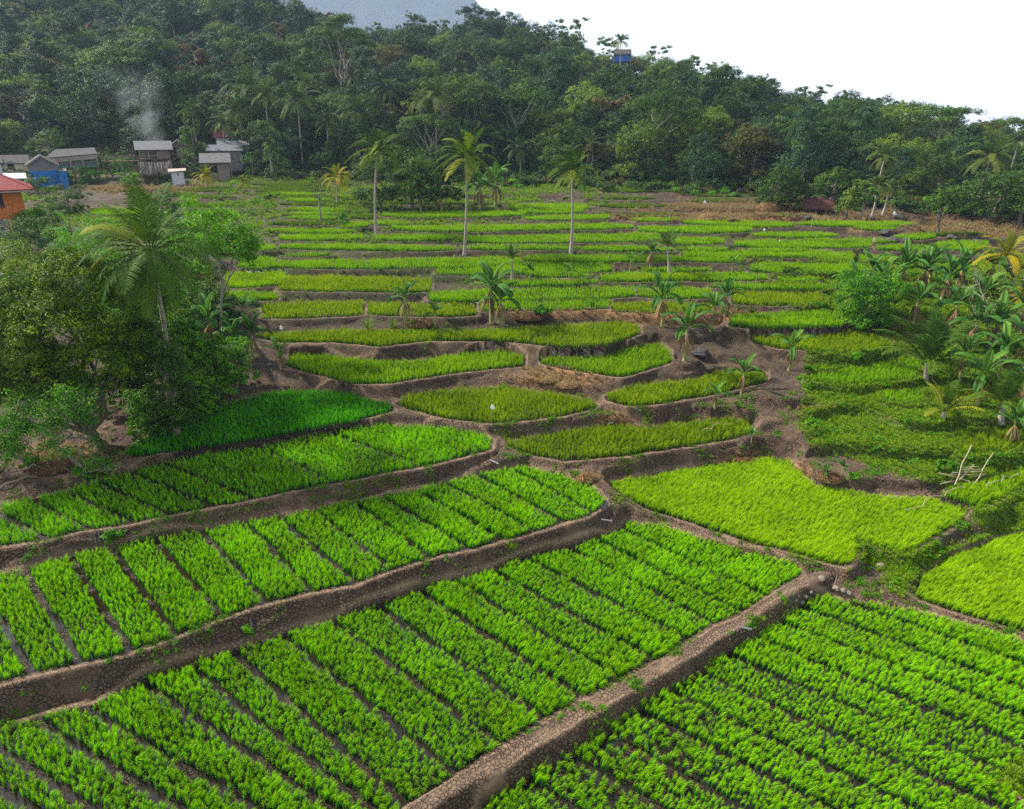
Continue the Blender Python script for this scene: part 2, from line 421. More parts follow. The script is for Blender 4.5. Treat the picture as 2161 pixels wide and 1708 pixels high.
def ramp(nt, src, stops, interp='LINEAR'):
    r = nt.nodes.new('ShaderNodeValToRGB')
    e = r.color_ramp.elements
    r.color_ramp.interpolation = interp
    while len(e) > 1:
        e.remove(e[-1])
    e[0].position, e[0].color = stops[0][0], (*stops[0][1], 1)
    for p, c in stops[1:]:
        q = e.new(p); q.color = (*c, 1)
    nt.links.new(src, r.inputs[0])
    return r.outputs[0]

def mixc(nt, fac, a, b, mode='MIX'):
    m = nt.nodes.new('ShaderNodeMix')
    m.data_type = 'RGBA'
    m.blend_type = mode
    for i, v in ((0, fac), (6, a), (7, b)):
        if hasattr(v, 'links') or hasattr(v, 'is_linked'):
            nt.links.new(v, m.inputs[i])
        elif isinstance(v, (int, float)):
            m.inputs[i].default_value = v
        else:
            m.inputs[i].default_value = (*v, 1)
    return m.outputs[2]

def mathn(nt, op, a, b=None, c=None, clamp=False):
    m = nt.nodes.new('ShaderNodeMath')
    m.operation = op
    m.use_clamp = clamp
    for i, v in enumerate((a, b, c)):
        if v is None:
            continue
        if isinstance(v, (int, float)):
            m.inputs[i].default_value = v
        else:
            nt.links.new(v, m.inputs[i])
    return m.outputs[0]

def noisen(nt, vec, scale, detail=4, rough=0.6, w=None):
    n = nt.nodes.new('ShaderNodeTexNoise')
    n.inputs['Scale'].default_value = scale
    n.inputs['Detail'].default_value = detail
    n.inputs['Roughness'].default_value = rough
    if vec is not None:
        nt.links.new(vec, n.inputs['Vector'])
    return n.outputs['Fac']

def attr(nt, name):
    a = nt.nodes.new('ShaderNodeAttribute')
    a.attribute_name = name
    return a.outputs['Fac']

def simple_mat(name, col, rough=0.8, var=0.25, scale=3.0, spec=0.3, bump=0.0, metal=0.0):
    m, nt, b = new_mat(name)
    tc = N(nt, 'ShaderNodeTexCoord').outputs['Object']
    n = noisen(nt, tc, scale, 5)
    dark = tuple(c * (1 - var) for c in col)
    lite = tuple(min(1, c * (1 + var)) for c in col)
    c = ramp(nt, n, [(0.3, dark), (0.7, lite)])
    nt.links.new(c, b.inputs['Base Color'])
    b.inputs['Roughness'].default_value = rough
    b.inputs['Specular IOR Level'].default_value = spec
    b.inputs['Metallic'].default_value = metal
    if bump:
        bn = N(nt, 'ShaderNodeBump', inp={'Strength': bump, 'Distance': 0.05})
        nt.links.new(noisen(nt, tc, scale * 6, 4), bn.inputs['Height'])
        nt.links.new(bn.outputs[0], b.inputs['Normal'])
    return m

def leaf_mat(name, c1, c2, c3=None, trans=0.35, rough=0.5, tipcol=None):
    """foliage: colour differs from leaf to leaf (attribute v) and from plant to plant"""
    m, nt, b = new_mat(name)
    v = attr(nt, 'v')
    oi = N(nt, 'ShaderNodeObjectInfo')
    c1, c2, c3, tipcol = (None if q is None else tuple(a * 0.74 for a in q) for q in (c1, c2, c3, tipcol))
    s = mathn(nt, 'ADD', mathn(nt, 'MULTIPLY', v, 0.75), mathn(nt, 'MULTIPLY', oi.outputs['Random'], 0.25))
    stops = [(0.1, c1), (0.75, c2)] if c3 is None else [(0.05, c1), (0.55, c2), (0.98, c3)]
    c = ramp(nt, s, stops)
    if tipcol is not None:
        c = mixc(nt, attr(nt, 'tip'), c, tipcol)
    nt.links.new(c, b.inputs['Base Color'])
    b.inputs['Roughness'].default_value = rough
    b.inputs['Specular IOR Level'].default_value = 0.10
    tr = N(nt, 'ShaderNodeBsdfTranslucent')
    nt.links.new(c, tr.inputs['Color'])
    mx = N(nt, 'ShaderNodeMixShader', inp={0: trans})
    nt.links.new(b.outputs[0], mx.inputs[1])
    nt.links.new(tr.outputs[0], mx.inputs[2])
    nt.links.new(mx.outputs[0], nt.nodes['Material Output'].inputs['Surface'])
    return m

def mesh_np(name, verts, faces, mats=(), smooth=False, fattr=None, vattr=None, matidx=None):
    """verts (n,3), faces: list of arrays (k,3) / (k,4)"""
    me = bpy.data.meshes.new(name)
    verts = np.asarray(verts, np.float32)
    if isinstance(faces, np.ndarray):
        faces = [faces]
    faces = [np.asarray(f, np.int32) for f in faces if len(f)]
    nl = sum(f.size for f in faces)
    nf = sum(len(f) for f in faces)
    me.vertices.add(len(verts))
    me.vertices.foreach_set('co', verts.ravel())
    me.loops.add(nl)
    me.loops.foreach_set('vertex_index', np.concatenate([f.ravel() for f in faces]))
    me.polygons.add(nf)
    tot = np.concatenate([np.full(len(f), f.shape[1], np.int32) for f in faces])
    me.polygons.foreach_set('loop_start', np.concatenate([[0], np.cumsum(tot)[:-1]]).astype(np.int32))
    me.polygons.foreach_set('loop_total', tot)
    for m in mats:
        me.materials.append(m)
    me.polygons.foreach_set('use_smooth', np.full(nf, bool(smooth)))
    if matidx is not None:
        me.polygons.foreach_set('material_index', np.asarray(matidx, np.int32))
    for k, a in (fattr or {}).items():
        at = me.attributes.new(k, 'FLOAT', 'FACE')
        at.data.foreach_set('value', np.asarray(a, np.float32))
    for k, a in (vattr or {}).items():
        at = me.attributes.new(k, 'FLOAT', 'POINT')
        at.data.foreach_set('value', np.asarray(a, np.float32))
    me.update(calc_edges=True)
    return me

def link(name, me, parent=None, loc=None, rot=None, scale=None):
    o = bpy.data.objects.new(name, me)
    COL.objects.link(o)
    if parent is not None:
        o.parent = parent
    if loc is not None:
        o.location = loc
    if rot is not None:
        o.rotation_euler = rot
    if scale is not None:
        o.scale = (scale,) * 3 if isinstance(scale, (int, float)) else scale
    return o

def tag(o, label=None, cat=None, group=None, kind=None):
    for k, v in (('label', label), ('category', cat), ('group', group), ('kind', kind)):
        if v:
            o[k] = v
    return o

def thing(name, loc, label, cat, group=None, rz=0.0, scale=1.0):
    e = bpy.data.objects.new(name, None)
    COL.objects.link(e)
    e.location = loc
    e.rotation_euler = (0, 0, rz)
    e.scale = (scale,) * 3
    return tag(e, label, cat, group)
# ------------------------------------------------------------------ the ground, one sheet to the far side of the hill
def build_ground():
    ys = np.concatenate([[-80, -30, 0, 6, 9, 11], np.geomspace(12.5, 185, 1020), np.geomspace(187, 900, 90)])
    qs = np.linspace(-1.22, 1.22, 1010)
    Q, Y = np.meshgrid(qs, ys)
    X = Q * np.maximum(Y + 5, 15)
    Z, inside, isd, rim, env, dd, t, ins2 = zfun(X, Y, True)
    far = Y > 190
    nr, nc = X.shape
    V = np.stack([X.ravel(), Y.ravel(), Z.ravel()], 1)
    i = (np.arange(nr - 1)[:, None] * nc + np.arange(nc - 1)[None, :]).ravel()
    faces = np.stack([i, i + 1, i + 1 + nc, i + nc], 1)
    wet = ins2.astype(float)
    rimm = np.clip(1 - rim / 0.13, 0, 1) * (0.35 + 0.65 * sstep(75, 45, Y)) * (~ins2)
    rimm = np.maximum(rimm, np.clip(1 - dd / 0.35, 0, 1) * 0.5 * (Y < 40))
    px, py, _ = proj(X, Y, Z)
    # where grass and weeds grow, and where straw or dry stubble lies
    n1 = fbm(X / 2.2, Y / 2.2, 81)
    grs = np.zeros(X.shape)
    wpx = px + fbm(X / 3.0, Y / 3.0, 83) * 260
    grs = np.maximum(grs, 0.9 * sstep(1560, 1740, wpx) * sstep(1230, 1180, py) * (Y < 75) * (Y > 22))
    grs = np.maximum(grs, sstep(42, 62, Y) * 0.52)
    grs = np.maximum(grs, 0.30 * (Y > 20))
    for cx, cy, rx, ry, v in [(1760, 1000, 120, 45, -1.0), (1850, 1040, 150, 22, -1.0), (1620, 950, 90, 60, -1), (1480, 700, 90, 70, -0.6), (2000, 1130, 110, 40, -0.5), (1790, 1210, 120, 40, -0.75), (1690, 820, 60, 40, -.5),
                              (1900, 1215, 60, 30, .9), (500, 880, 300, 40, -.4), (200, 900, 260, 160, -0.6), (1200, 830, 160, 40, -.3), (1600, 440, 340, 60, -0.35), (2000, 490, 250, 50, -0.35), (250, 410, 200, 40, -0.3), (1130, 670, 400, 16, -.5),
                              (2140, 1640, 60, 50, 1.2), (650, 1010, 400, 30, 0.1), (1700, 850, 60, 60, .3)]:
        grs = grs + v * np.exp(-((px - cx) / rx) ** 2 - ((py - cy) / ry) ** 2)
    grs = np.clip(grs + n1 * 0.7, 0, 1) * (1 - wet) * (1 - 0.55 * rimm)
    dry = np.zeros(X.shape)
    for cx, cy, rx, ry, v in [(1600, 440, 230, 14, .75), (1500, 462, 200, 7, 1.0), (1180, 800, 90, 20, 1.2), (2000, 480, 200, 24, .5), (1290, 890, 40, 16, 1.0), (1450, 670, 160, 16, .8), (1210, 660, 120, 12, .7), (1560, 968, 60, 14, .6), (300, 400, 200, 12, .35),
                              (1060, 620, 60, 14, .5), (1690, 1000, 40, 25, .4), (1240, 1010, 50, 20, .5), (1740, 860, 60, 12, .5), (1940, 700, 120, 30, .7), (130, 960, 150, 30, .5)]:
        dry = dry + v * np.exp(-((px - cx) / rx) ** 2 - ((py - cy) / ry) ** 2)
    dry = np.clip(dry + n1 * 0.8 - 0.1, 0, 1) * (dry > 0.15) * (1 - wet)
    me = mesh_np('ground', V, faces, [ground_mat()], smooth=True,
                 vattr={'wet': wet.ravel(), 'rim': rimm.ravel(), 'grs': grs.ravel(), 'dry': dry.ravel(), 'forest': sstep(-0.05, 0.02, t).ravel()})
    o = link('ground', me)
    tag(o, 'brown terraced earth with cracked mud banks', 'ground', kind='structure')
    return o, dict(X=X, Y=Y, Z=Z, grs=grs, dry=dry, wet=wet, px=px, py=py, t=t, rim=rimm)

def ground_mat():
    m, nt, b = new_mat('terrace_earth')
    L = nt.links.new
    geo = N(nt, 'ShaderNodeNewGeometry').outputs['Position']
    big = noisen(nt, geo, 0.35, 5)
    mid = noisen(nt, geo, 2.3, 6, 0.65)
    fine = noisen(nt, geo, 14.0, 5, 0.7)
    earth = ramp(nt, mid, [(0.25, (0.040, 0.027, 0.019)), (0.5, (0.085, 0.059, 0.041)), (0.75, (0.155, 0.112, 0.078))])
    earth = mixc(nt, ramp(nt, big, [(0.42, (0, 0, 0)), (0.6, (1, 1, 1))]), earth, (0.070, 0.050, 0.038))
    earth = mixc(nt, mathn(nt, 'MULTIPLY', fine, 0.30), earth, (0.15, 0.105, 0.078))
    soil_xyz = N(nt, 'ShaderNodeSeparateXYZ'); L(geo, soil_xyz.inputs[0])
    fary = N(nt, 'ShaderNodeMapRange', inp={1: 40.0, 2: 56.0, 3: 0.0, 4: 0.75}); L(soil_xyz.outputs['Y'], fary.inputs[0])
    # dark brown soil between the higher terraces, shade of the rice rows put in
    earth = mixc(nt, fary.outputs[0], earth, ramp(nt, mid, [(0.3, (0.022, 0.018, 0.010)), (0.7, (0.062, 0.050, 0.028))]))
    # drying cracks
    warp = N(nt, 'ShaderNodeVectorMath', operation='MULTIPLY_ADD')
    nc = N(nt, 'ShaderNodeTexNoise', inp={'Scale': 3.0, 'Detail': 3})
    L(geo, nc.inputs['Vector'])
    L(nc.outputs['Color'], warp.inputs[0]); warp.inputs[1].default_value = (0.22, 0.22, 0.22); L(geo, warp.inputs[2])
    vo = N(nt, 'ShaderNodeTexVoronoi', feature='DISTANCE_TO_EDGE', inp={'Scale': 6.6, 'Randomness': 1.0})
    L(warp.outputs[0], vo.inputs['Vector'])
    crack = ramp(nt, vo.outputs['Distance'], [(0.0, (1, 1, 1)), (0.07, (0.6, .6, .6)), (0.15, (0, 0, 0))])
    cmask = ramp(nt, noisen(nt, geo, 0.55, 3), [(0.34, (0, 0, 0)), (0.5, (1, 1, 1))])
    crack = mixc(nt, 1.0, crack, cmask, 'MULTIPLY')
    col = mixc(nt, mathn(nt, 'MULTIPLY', crack, 0.85), earth, (0.018, 0.012, 0.010))
    rimc = ramp(nt, fine, [(0.3, (0.15, 0.110, 0.078)), (0.7, (0.27, 0.205, 0.15))])
    col = mixc(nt, mathn(nt, 'MULTIPLY', attr(nt, 'rim'), 0.95, clamp=True), col, rimc)
    dryc = ramp(nt, noisen(nt, geo, 9, 6, 0.75), [(0.3, (0.16, 0.075, 0.038)), (0.55, (0.34, 0.20, 0.09)), (0.75, (0.50, 0.34, 0.17))])
    col = mixc(nt, attr(nt, 'dry'), col, dryc)
    grc = ramp(nt, noisen(nt, geo, 6, 6, 0.7), [(0.3, (0.020, 0.040, 0.008)), (0.55, (0.070, 0.120, 0.012)), (0.75, (0.19, 0.27, 0.02))])
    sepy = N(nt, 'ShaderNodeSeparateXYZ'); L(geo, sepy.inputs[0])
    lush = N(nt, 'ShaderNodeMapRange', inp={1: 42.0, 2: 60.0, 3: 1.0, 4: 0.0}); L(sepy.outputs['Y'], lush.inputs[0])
    grd = ramp(nt, noisen(nt, geo, 4, 5, 0.7), [(0.3, (0.014, 0.022, 0.006)), (0.6, (0.045, 0.060, 0.014)), (0.8, (0.11, 0.12, 0.03))])  # darker green farther up, shade between the terraces put into the colour
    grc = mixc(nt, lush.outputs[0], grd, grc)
    gfac = ramp(nt, mathn(nt, 'ADD', attr(nt, 'grs'), mathn(nt, 'MULTIPLY', mathn(nt, 'SUBTRACT', noisen(nt, geo, 3.2, 5, 0.7), 0.5), 1.1)), [(0.42, (0, 0, 0)), (0.62, (1, 1, 1))])
    col = mixc(nt, gfac, col, grc)
    wetc = ramp(nt, mid, [(0.3, (0.010, 0.007, 0.004)), (0.7, (0.034, 0.022, 0.013))])
    col = mixc(nt, attr(nt, 'wet'), col, wetc)
    forc = ramp(nt, noisen(nt, geo, 0.5, 5), [(0.3, (0.020, 0.024, 0.010)), (0.7, (0.055, 0.062, 0.022))])
    col = mixc(nt, attr(nt, 'forest'), col, forc)
    col = mixc(nt, 1.0, col, (1.14, 1.03, 0.92), 'MULTIPLY')
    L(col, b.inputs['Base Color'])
    rg = mathn(nt, 'SUBTRACT', 0.92, mathn(nt, 'MULTIPLY', attr(nt, 'wet'), 0.5))
    L(rg, b.inputs['Roughness'])
    b.inputs['Specular IOR Level'].default_value = 0.3
    h = mathn(nt, 'SUBTRACT', mathn(nt, 'ADD', mathn(nt, 'MULTIPLY', mid, 0.9), mathn(nt, 'MULTIPLY', fine, 0.5)), mathn(nt, 'MULTIPLY', crack, 0.6))
    bn = N(nt, 'ShaderNodeBump', inp={'Strength': 1.0, 'Distance': 0.14})
    L(h, bn.inputs['Height'])
    L(bn.outputs[0], b.inputs['Normal'])
    return m

GROUND, G = build_ground()

# water standing between the beds
def build_water():
    m, nt, b = new_mat('muddy_water')
    b.inputs['Base Color'].default_value = (0.012, 0.009, 0.006, 1)
    b.inputs['Roughness'].default_value = 0.06
    b.inputs['IOR'].default_value = 1.36
    bn = N(nt, 'ShaderNodeBump', inp={'Strength': 0.12, 'Distance': 0.02})
    g = N(nt, 'ShaderNodeNewGeometry').outputs['Position']
    nt.links.new(noisen(nt, g, 6.0, 2), bn.inputs['Height'])
    nt.links.new(bn.outputs[0], b.inputs['Normal'])
    for f in F:
        if f['water']:
            me = bpy.data.meshes.new('water')
            me.from_pydata([(p[0], p[1], f['z'] - 0.002) for p in f['poly']], [], [list(range(len(f['poly'])))])
            me.materials.append(m)
            tag(link('water', me), {'A': 'shallow muddy water standing between the large central rice beds', 'B': 'shallow muddy water between rice rows below the diagonal bund', 'C': 'shallow muddy water between rice beds of the second terrace'}[f['name']], 'water', kind='structure')
build_water()

# the far mountain, pale in the haze
def build_mountain():
    xs = np.linspace(-1500, 700, 260); ys = np.linspace(1150, 1900, 90)      # built at half scale, enlarged below
    X, Y = np.meshgrid(xs, ys)
    rx = np.array([-1500, -700, -420, -250, -120, -50, 20, 100, 250, 700])
    rz = np.array([420, 400, 370, 330, 250, 168, 110, 60, 20, 0])
    Z = np.interp(X, rx, rz) * sstep(1150, 1500, Y) * (1 - 0.3 * sstep(1500, 1900, Y)) + fbm(X / 160, Y / 160, 91, 4) * 70 * sstep(1150, 1300, Y) * sstep(300, -100, X) + fbm(X / 25, Y / 25, 95, 3) * 18
    X, Y, Z = X * 2.1 + 105, Y * 2.1, (Z - 16) * 2.1 - 8
    V = np.stack([X.ravel(), Y.ravel(), Z.ravel()], 1)
    nr, nc = X.shape
    i = (np.arange(nr - 1)[:, None] * nc + np.arange(nc - 1)[None, :]).ravel()
    m = simple_mat('far_forest', (0.030, 0.045, 0.025), 0.95, 0.6, 0.03, 0.1)
    me = mesh_np('mountain', V, np.stack([i, i + 1, i + 1 + nc, i + nc], 1), [m], smooth=True)
    tag(link('mountain', me), 'blue hazy mountain slope behind the forested ridge', 'mountain', kind='structure')
build_mountain()
# ------------------------------------------------------------------ instancing for what nobody could count
def proto_collection(name, meshes):
    c = bpy.data.collections.new(name)                        # not linked to the scene: only read by the scatter below
    for i, me in enumerate(meshes):
        o = bpy.data.objects.new('%s_%02d' % (name, i), me)
        c.objects.link(o)
    return c

_groups = {}
def scatter_group(coll):
    if coll.name in _groups:
        return _groups[coll.name]
    g = bpy.data.node_groups.new('scatter_' + coll.name, 'GeometryNodeTree')
    g.interface.new_socket('Geometry', in_out='INPUT', socket_type='NodeSocketGeometry')
    g.interface.new_socket('Geometry', in_out='OUTPUT', socket_type='NodeSocketGeometry')
    nn, L = g.nodes.new, g.links.new
    i, u = nn('NodeGroupInput'), nn('NodeGroupOutput')
    ip, ci = nn('GeometryNodeInstanceOnPoints'), nn('GeometryNodeCollectionInfo')
    ci.inputs[0].default_value = coll
    ci.inputs['Separate Children'].default_value = True
    ci.inputs['Reset Children'].default_value = True
    ip.inputs['Pick Instance'].default_value = True
    def named(n, t):
        a = nn('GeometryNodeInputNamedAttribute'); a.data_type = t; a.inputs['Name'].default_value = n
        return a.outputs['Attribute']
    L(i.outputs[0], ip.inputs['Points']); L(ci.outputs[0], ip.inputs['Instance'])
    L(named('pick', 'INT'), ip.inputs['Instance Index'])
    L(named('rot', 'FLOAT_VECTOR'), ip.inputs['Rotation'])
    L(named('scl', 'FLOAT_VECTOR'), ip.inputs['Scale'])
    L(ip.outputs[0], u.inputs[0])
    _groups[coll.name] = g
    return g

def scatter(name, coll, pts, rot, scl, pick, label, cat, group=None):
    me = bpy.data.meshes.new(name)
    n = len(pts)
    me.vertices.add(n)
    me.vertices.foreach_set('co', np.asarray(pts, np.float32).ravel())
    a = me.attributes.new('rot', 'FLOAT_VECTOR', 'POINT'); a.data.foreach_set('vector', np.asarray(rot, np.float32).ravel())
    scl = np.asarray(scl, np.float32)
    if scl.ndim == 1:
        scl = np.stack([scl] * 3, 1)
    a = me.attributes.new('scl', 'FLOAT_VECTOR', 'POINT'); a.data.foreach_set('vector', scl.ravel())
    a = me.attributes.new('pick', 'INT', 'POINT'); a.data.foreach_set('value', np.asarray(pick, np.int32))
    o = link(name, me)
    md = o.modifiers.new('scatter', 'NODES')
    md.node_group = scatter_group(coll)
    return tag(o, label, cat, group, 'stuff')

# ------------------------------------------------------------------ rice
def blades(n, h, spread, width, segs, bend, seed, lean=0.15):
    """a hill of rice: n narrow arching blades from one foot"""
    r = np.random.default_rng(seed)
    V, Fq, v, tip = [], [], [], []
    for k in range(n):
        a = r.uniform(0, 2 * math.pi)
        out = r.uniform(0.15, 1.0)
        hh = h * r.uniform(0.7, 1.12) * (1.05 - 0.3 * out * out)
        bx, by = math.cos(a), math.sin(a)
        rr = spread * 0.16 * r.uniform(0, 1)
        p0 = np.array([bx * rr, by * rr, 0.0])
        nrm = np.array([-by, bx, 0]) * width * r.uniform(0.7, 1.2)
        tw = r.uniform(-0.6, 0.6)
        nrm = np.array([nrm[0] * math.cos(tw) - nrm[1] * math.sin(tw), nrm[0] * math.sin(tw) + nrm[1] * math.cos(tw), 0])
        base = len(V)
        bd = bend * r.uniform(0.5, 1.3) * (0.4 + out)
        for s in range(segs + 1):
            t = s / segs
            x = spread * out * (0.35 * t + 0.65 * t ** 2.3 * min(bd, 1.4))
            z = hh * (t - 0.34 * bd * t ** 3.2)
            c = p0 + np.array([bx * x + lean * h * t * t, by * x - 0.3 * lean * h * t * t, z])
            w = (0.55 + 0.9 * t - 1.4 * t * t) if s < segs else 0.04
            V += [c - nrm * w, c + nrm * w]
            tip += [t, t]
        cv = r.uniform(0, 1)
        for s in range(segs):
            Fq.append((base + 2 * s, base + 2 * s + 1, base + 2 * s + 3, base + 2 * s + 2))
            v.append(cv)
    return np.array(V), np.array(Fq), np.array(v), np.array(tip)

def rice_mesh(name, mat, n, h, spread, width, segs, bend, seed, lean=0.15):
    V, Fq, v, tip = blades(n, h, spread, width, segs, bend, seed, lean)
    return mesh_np(name, V, Fq, [mat], smooth=True, fattr={'v': v}, vattr={'tip': np.clip((tip - 0.62) / 0.38, 0, 1)})

TINT = {
    'bright': ((0.004, 0.110, 0.0005), (0.055, 0.400, 0.0005), (0.250, 0.740, 0.001), (0.56, 0.95, 0.002)),
    'dark': ((0.006, 0.130, 0.001), (0.025, 0.310, 0.001), (0.085, 0.500, 0.002), (0.16, 0.58, 0.004)),
    'lime': ((0.055, 0.220, 0.001), (0.200, 0.490, 0.001), (0.360, 0.650, 0.001), (0.54, 0.74, 0.004)),
    'yellowish': ((0.045, 0.185, 0.001), (0.160, 0.430, 0.001), (0.310, 0.580, 0.001), (0.46, 0.62, 0.004)),
    'olive': ((0.045, 0.145, 0.001), (0.155, 0.340, 0.001), (0.300, 0.470, 0.001), (0.44, 0.52, 0.004)),
    'mid': ((0.035, 0.155, 0.001), (0.120, 0.380, 0.001), (0.250, 0.550, 0.001), (0.40, 0.62, 0.004)),
    'dull': ((0.024, 0.085, 0.004), (0.070, 0.175, 0.006), (0.140, 0.260, 0.010), (0.20, 0.28, 0.02)),
}
RICE = {}
for tn, (c1, c2, c3, tc) in TINT.items():
    mt = leaf_mat('rice_' + tn, c1, c2, c3, trans=0.36, rough=0.45, tipcol=tc)
    # broad drifts of greener and yellower growth across a field
    nt = mt.node_tree
    pb = nt.nodes['Principled BSDF']
    pb.inputs['Specular IOR Level'].default_value = 0.06
    pb.inputs['Roughness'].default_value = 0.6
    rp = [q for q in nt.nodes if q.type == 'VALTORGB'][0]
    src = rp.inputs[0].links[0].from_socket
    pos = N(nt, 'ShaderNodeNewGeometry').outputs['Position']
    drift = mathn(nt, 'MULTIPLY', mathn(nt, 'SUBTRACT', noisen(nt, pos, 0.45, 4), 0.5), 2.0)
    nt.links.new(mathn(nt, 'ADD', src, drift, clamp=True), rp.inputs[0])
    young = tn in ('bright', 'dark')
    hh, bend = (0.55, 0.55) if young else (0.62, 0.6)
    lod0 = [rice_mesh('rice_clump', mt, 42, hh * s, 0.15 if young else 0.2, 0.0068 if young else 0.0070, 4, bend, 100 + k, 0.10 + 0.12 * (k % 3)) for k, s in enumerate((1, 0.9, 1.08, 0.95, 1.02, 0.86))]
    lod1 = [rice_mesh('rice_clump', mt, 24, hh * s, 0.18 if young else 0.18, 0.011, 3, bend, 200 + k, 0.10 + 0.1 * (k % 3)) for k, s in enumerate((1, 0.9, 1.08, 0.95))]
    lod2 = [rice_mesh('rice_clump', mt, 20, hh * s, 0.26, 0.018, 2, bend, 300 + k, 0.05) for k, s in enumerate((1, 0.88, 1.1))]
    RICE[tn] = [proto_collection('rice_%s_%d' % (tn, i), l) for i, l in enumerate((lod0, lod1, lod2))]

def plant_field(f):
    x0, x1, y0, y1 = f['bb']
    sp = {0: 0.160, 1: 0.175, 2: 0.26}[f['lod']]
    if f['name'] in ('J', 'Lr', 'K'):
        sp = 0.150
    ang = math.radians(-46 if f['name'] in 'ACD' else (-36 if f['name'] == 'B' else R.uniform(-10, 10)))
    ca, sa = math.cos(ang), math.sin(ang)
    cx, cyy = (x0 + x1) / 2, (y0 + y1) / 2
    r = math.hypot(x1 - x0, y1 - y0) / 2 + 1
    g = np.arange(-r, r, sp)
    U, W = np.meshgrid(g, g)
    U = U + rng.uniform(-1, 1, U.shape) * sp * 0.2
    W = W + rng.uniform(-1, 1, U.shape) * sp * 0.2
    X = cx + U * ca - W * sa
    Y = cyy + U * sa + W * ca
    k = (X > x0) & (X < x1) & (Y > y0) & (Y < y1)
    X, Y = X[k], Y[k]
    px, py, fd = proj(X, Y, f['z'])
    k = (px > -430) & (px < 2560) & (py < 1960)
    X, Y = X[k], Y[k]
    d = poly_sd(X + fbm(X / 1.7, Y / 1.7, 3) * 0.35, Y + fbm(X / 1.7, Y / 1.7, 13) * 0.35, f['poly'])
    k = d < -0.03
    X, Y, d = X[k], Y[k], d[k]
    keep = np.ones(len(X), bool)
    near = np.full(len(X), 9.0)
    if f['furrows']:
        for a, b in f['furrows']:
            near = np.minimum(near, seg_dist(X, Y, np.asarray(a), np.asarray(b)))
        wig = 0.150 + fbm(X / 1.1, Y / 1.1, 7) * 0.10
        keep = near > wig
    gap = fbm(X / 0.7, Y / 0.7, 17)
    keep &= ~((gap > 0.40) & (rng.uniform(0, 1, len(X)) < 0.45))
    keep &= rng.uniform(0, 1, len(X)) > 0.02
    if f['name'] == 'B':     # thinly planted, water showing, at the lower left of this field
        qx, qy, _ = proj(X, Y, f['z'])
        thin = np.exp(-((qx - 1290) / 260) ** 2 - ((qy - 1600) / 120) ** 2)
        keep &= ~((rng.uniform(0, 1, len(X)) < 0.45 * thin))
    X, Y = X[keep], Y[keep]
    n = len(X)
    vig = 0.9 + fbm(X / 2.6, Y / 2.6, 27) * 0.55 + rng.uniform(-0.12, 0.12, n)
    vig *= f['h'] / (0.42 if f['tint'] in ('bright', 'dark') else 0.5)
    sxy = vig * (rng.uniform(0.95, 1.22, n))
    scl = np.stack([sxy, sxy, vig], 1)
    rot = np.stack([rng.normal(0, 0.07, n), rng.normal(0, 0.07, n), rng.uniform(-0.9, 0.9, n) + (0 if f['lod'] == 0 else rng.integers(0, 4, n) * 1.57)], 1)
    pts = np.stack([X, Y, np.full(n, f['z'] - 0.02)], 1)
    cnt = {0: 6, 1: 4, 2: 3}[f['lod']]
    pick = rng.integers(0, cnt, n)
    return pts, rot, scl, pick

total = 0
batch = {}
for f in F:
    pts, rot, scl, pick = plant_field(f)
    total += len(pts)
    if f['label']:
        scatter('rice', RICE[f['tint']][f['lod']], pts, rot, scl, pick, f['label'], 'rice')
    else:
        side = 'left' if f['poly'][:, 0].mean() < 0 else 'right'
        far = 'far' if f['poly'][:, 1].mean() > 78 else 'near'
        batch.setdefault((f['tint'], side, far), []).append((pts, rot, scl, pick))
_adj = {'mid': 'green', 'olive': 'olive', 'yellowish': 'yellow green', 'dull': 'dull green'}
for (tn, side, far), l in batch.items():
    pts, rot, scl, pick = (np.concatenate([a[i] for a in l]) for i in range(4))
    lab = '%s rice on the narrow %s terraces in the %s half of the photo' % (_adj[tn], 'topmost' if far == 'far' else 'middle', side)
    scatter('rice', RICE[tn][2], pts, rot, scl, pick, lab, 'rice')
print('rice hills', total)
# ------------------------------------------------------------------ plant builders
def tube(pts, rads, sides=7, cap=True):
    pts = np.asarray(pts, float)
    n = len(pts)
    d = np.gradient(pts, axis=0)
    d /= np.linalg.norm(d, axis=1)[:, None] + 1e-9
    ref = np.array([0.31, 0.95, 0.05])
    u = np.cross(d, ref); u /= np.linalg.norm(u, axis=1)[:, None] + 1e-9
    w = np.cross(d, u)
    a = np.arange(sides) * 2 * math.pi / sides
    rads = np.broadcast_to(np.asarray(rads, float), (n,))
    V = pts[:, None, :] + (u[:, None, :] * np.cos(a)[None, :, None] + w[:, None, :] * np.sin(a)[None, :, None]) * rads[:, None, None]
    V = V.reshape(-1, 3)
    q = []
    for i in range(n - 1):
        for k in range(sides):
            k2 = (k + 1) % sides
            q.append((i * sides + k, i * sides + k2, (i + 1) * sides + k2, (i + 1) * sides + k))
    return V, np.array(q)

class Geo:
    def __init__(s):
        s.V, s.Q, s.v, s.tip, s.n = [], [], [], [], 0
    def add(s, V, Q, v=0.5, tip=0.0):
        s.V.append(np.asarray(V, float)); s.Q.append(np.asarray(Q) + s.n); s.n += len(V)
        s.v.append(np.broadcast_to(np.asarray(v, float), (len(Q),)))
        s.tip.append(np.broadcast_to(np.asarray(tip, float), (len(V),)))
    def mesh(s, name, mat, smooth=False):
        return mesh_np(name, np.concatenate(s.V), np.concatenate(s.Q), [mat], smooth=smooth, fattr={'v': np.concatenate(s.v)}, vattr={'tip': np.concatenate(s.tip)})

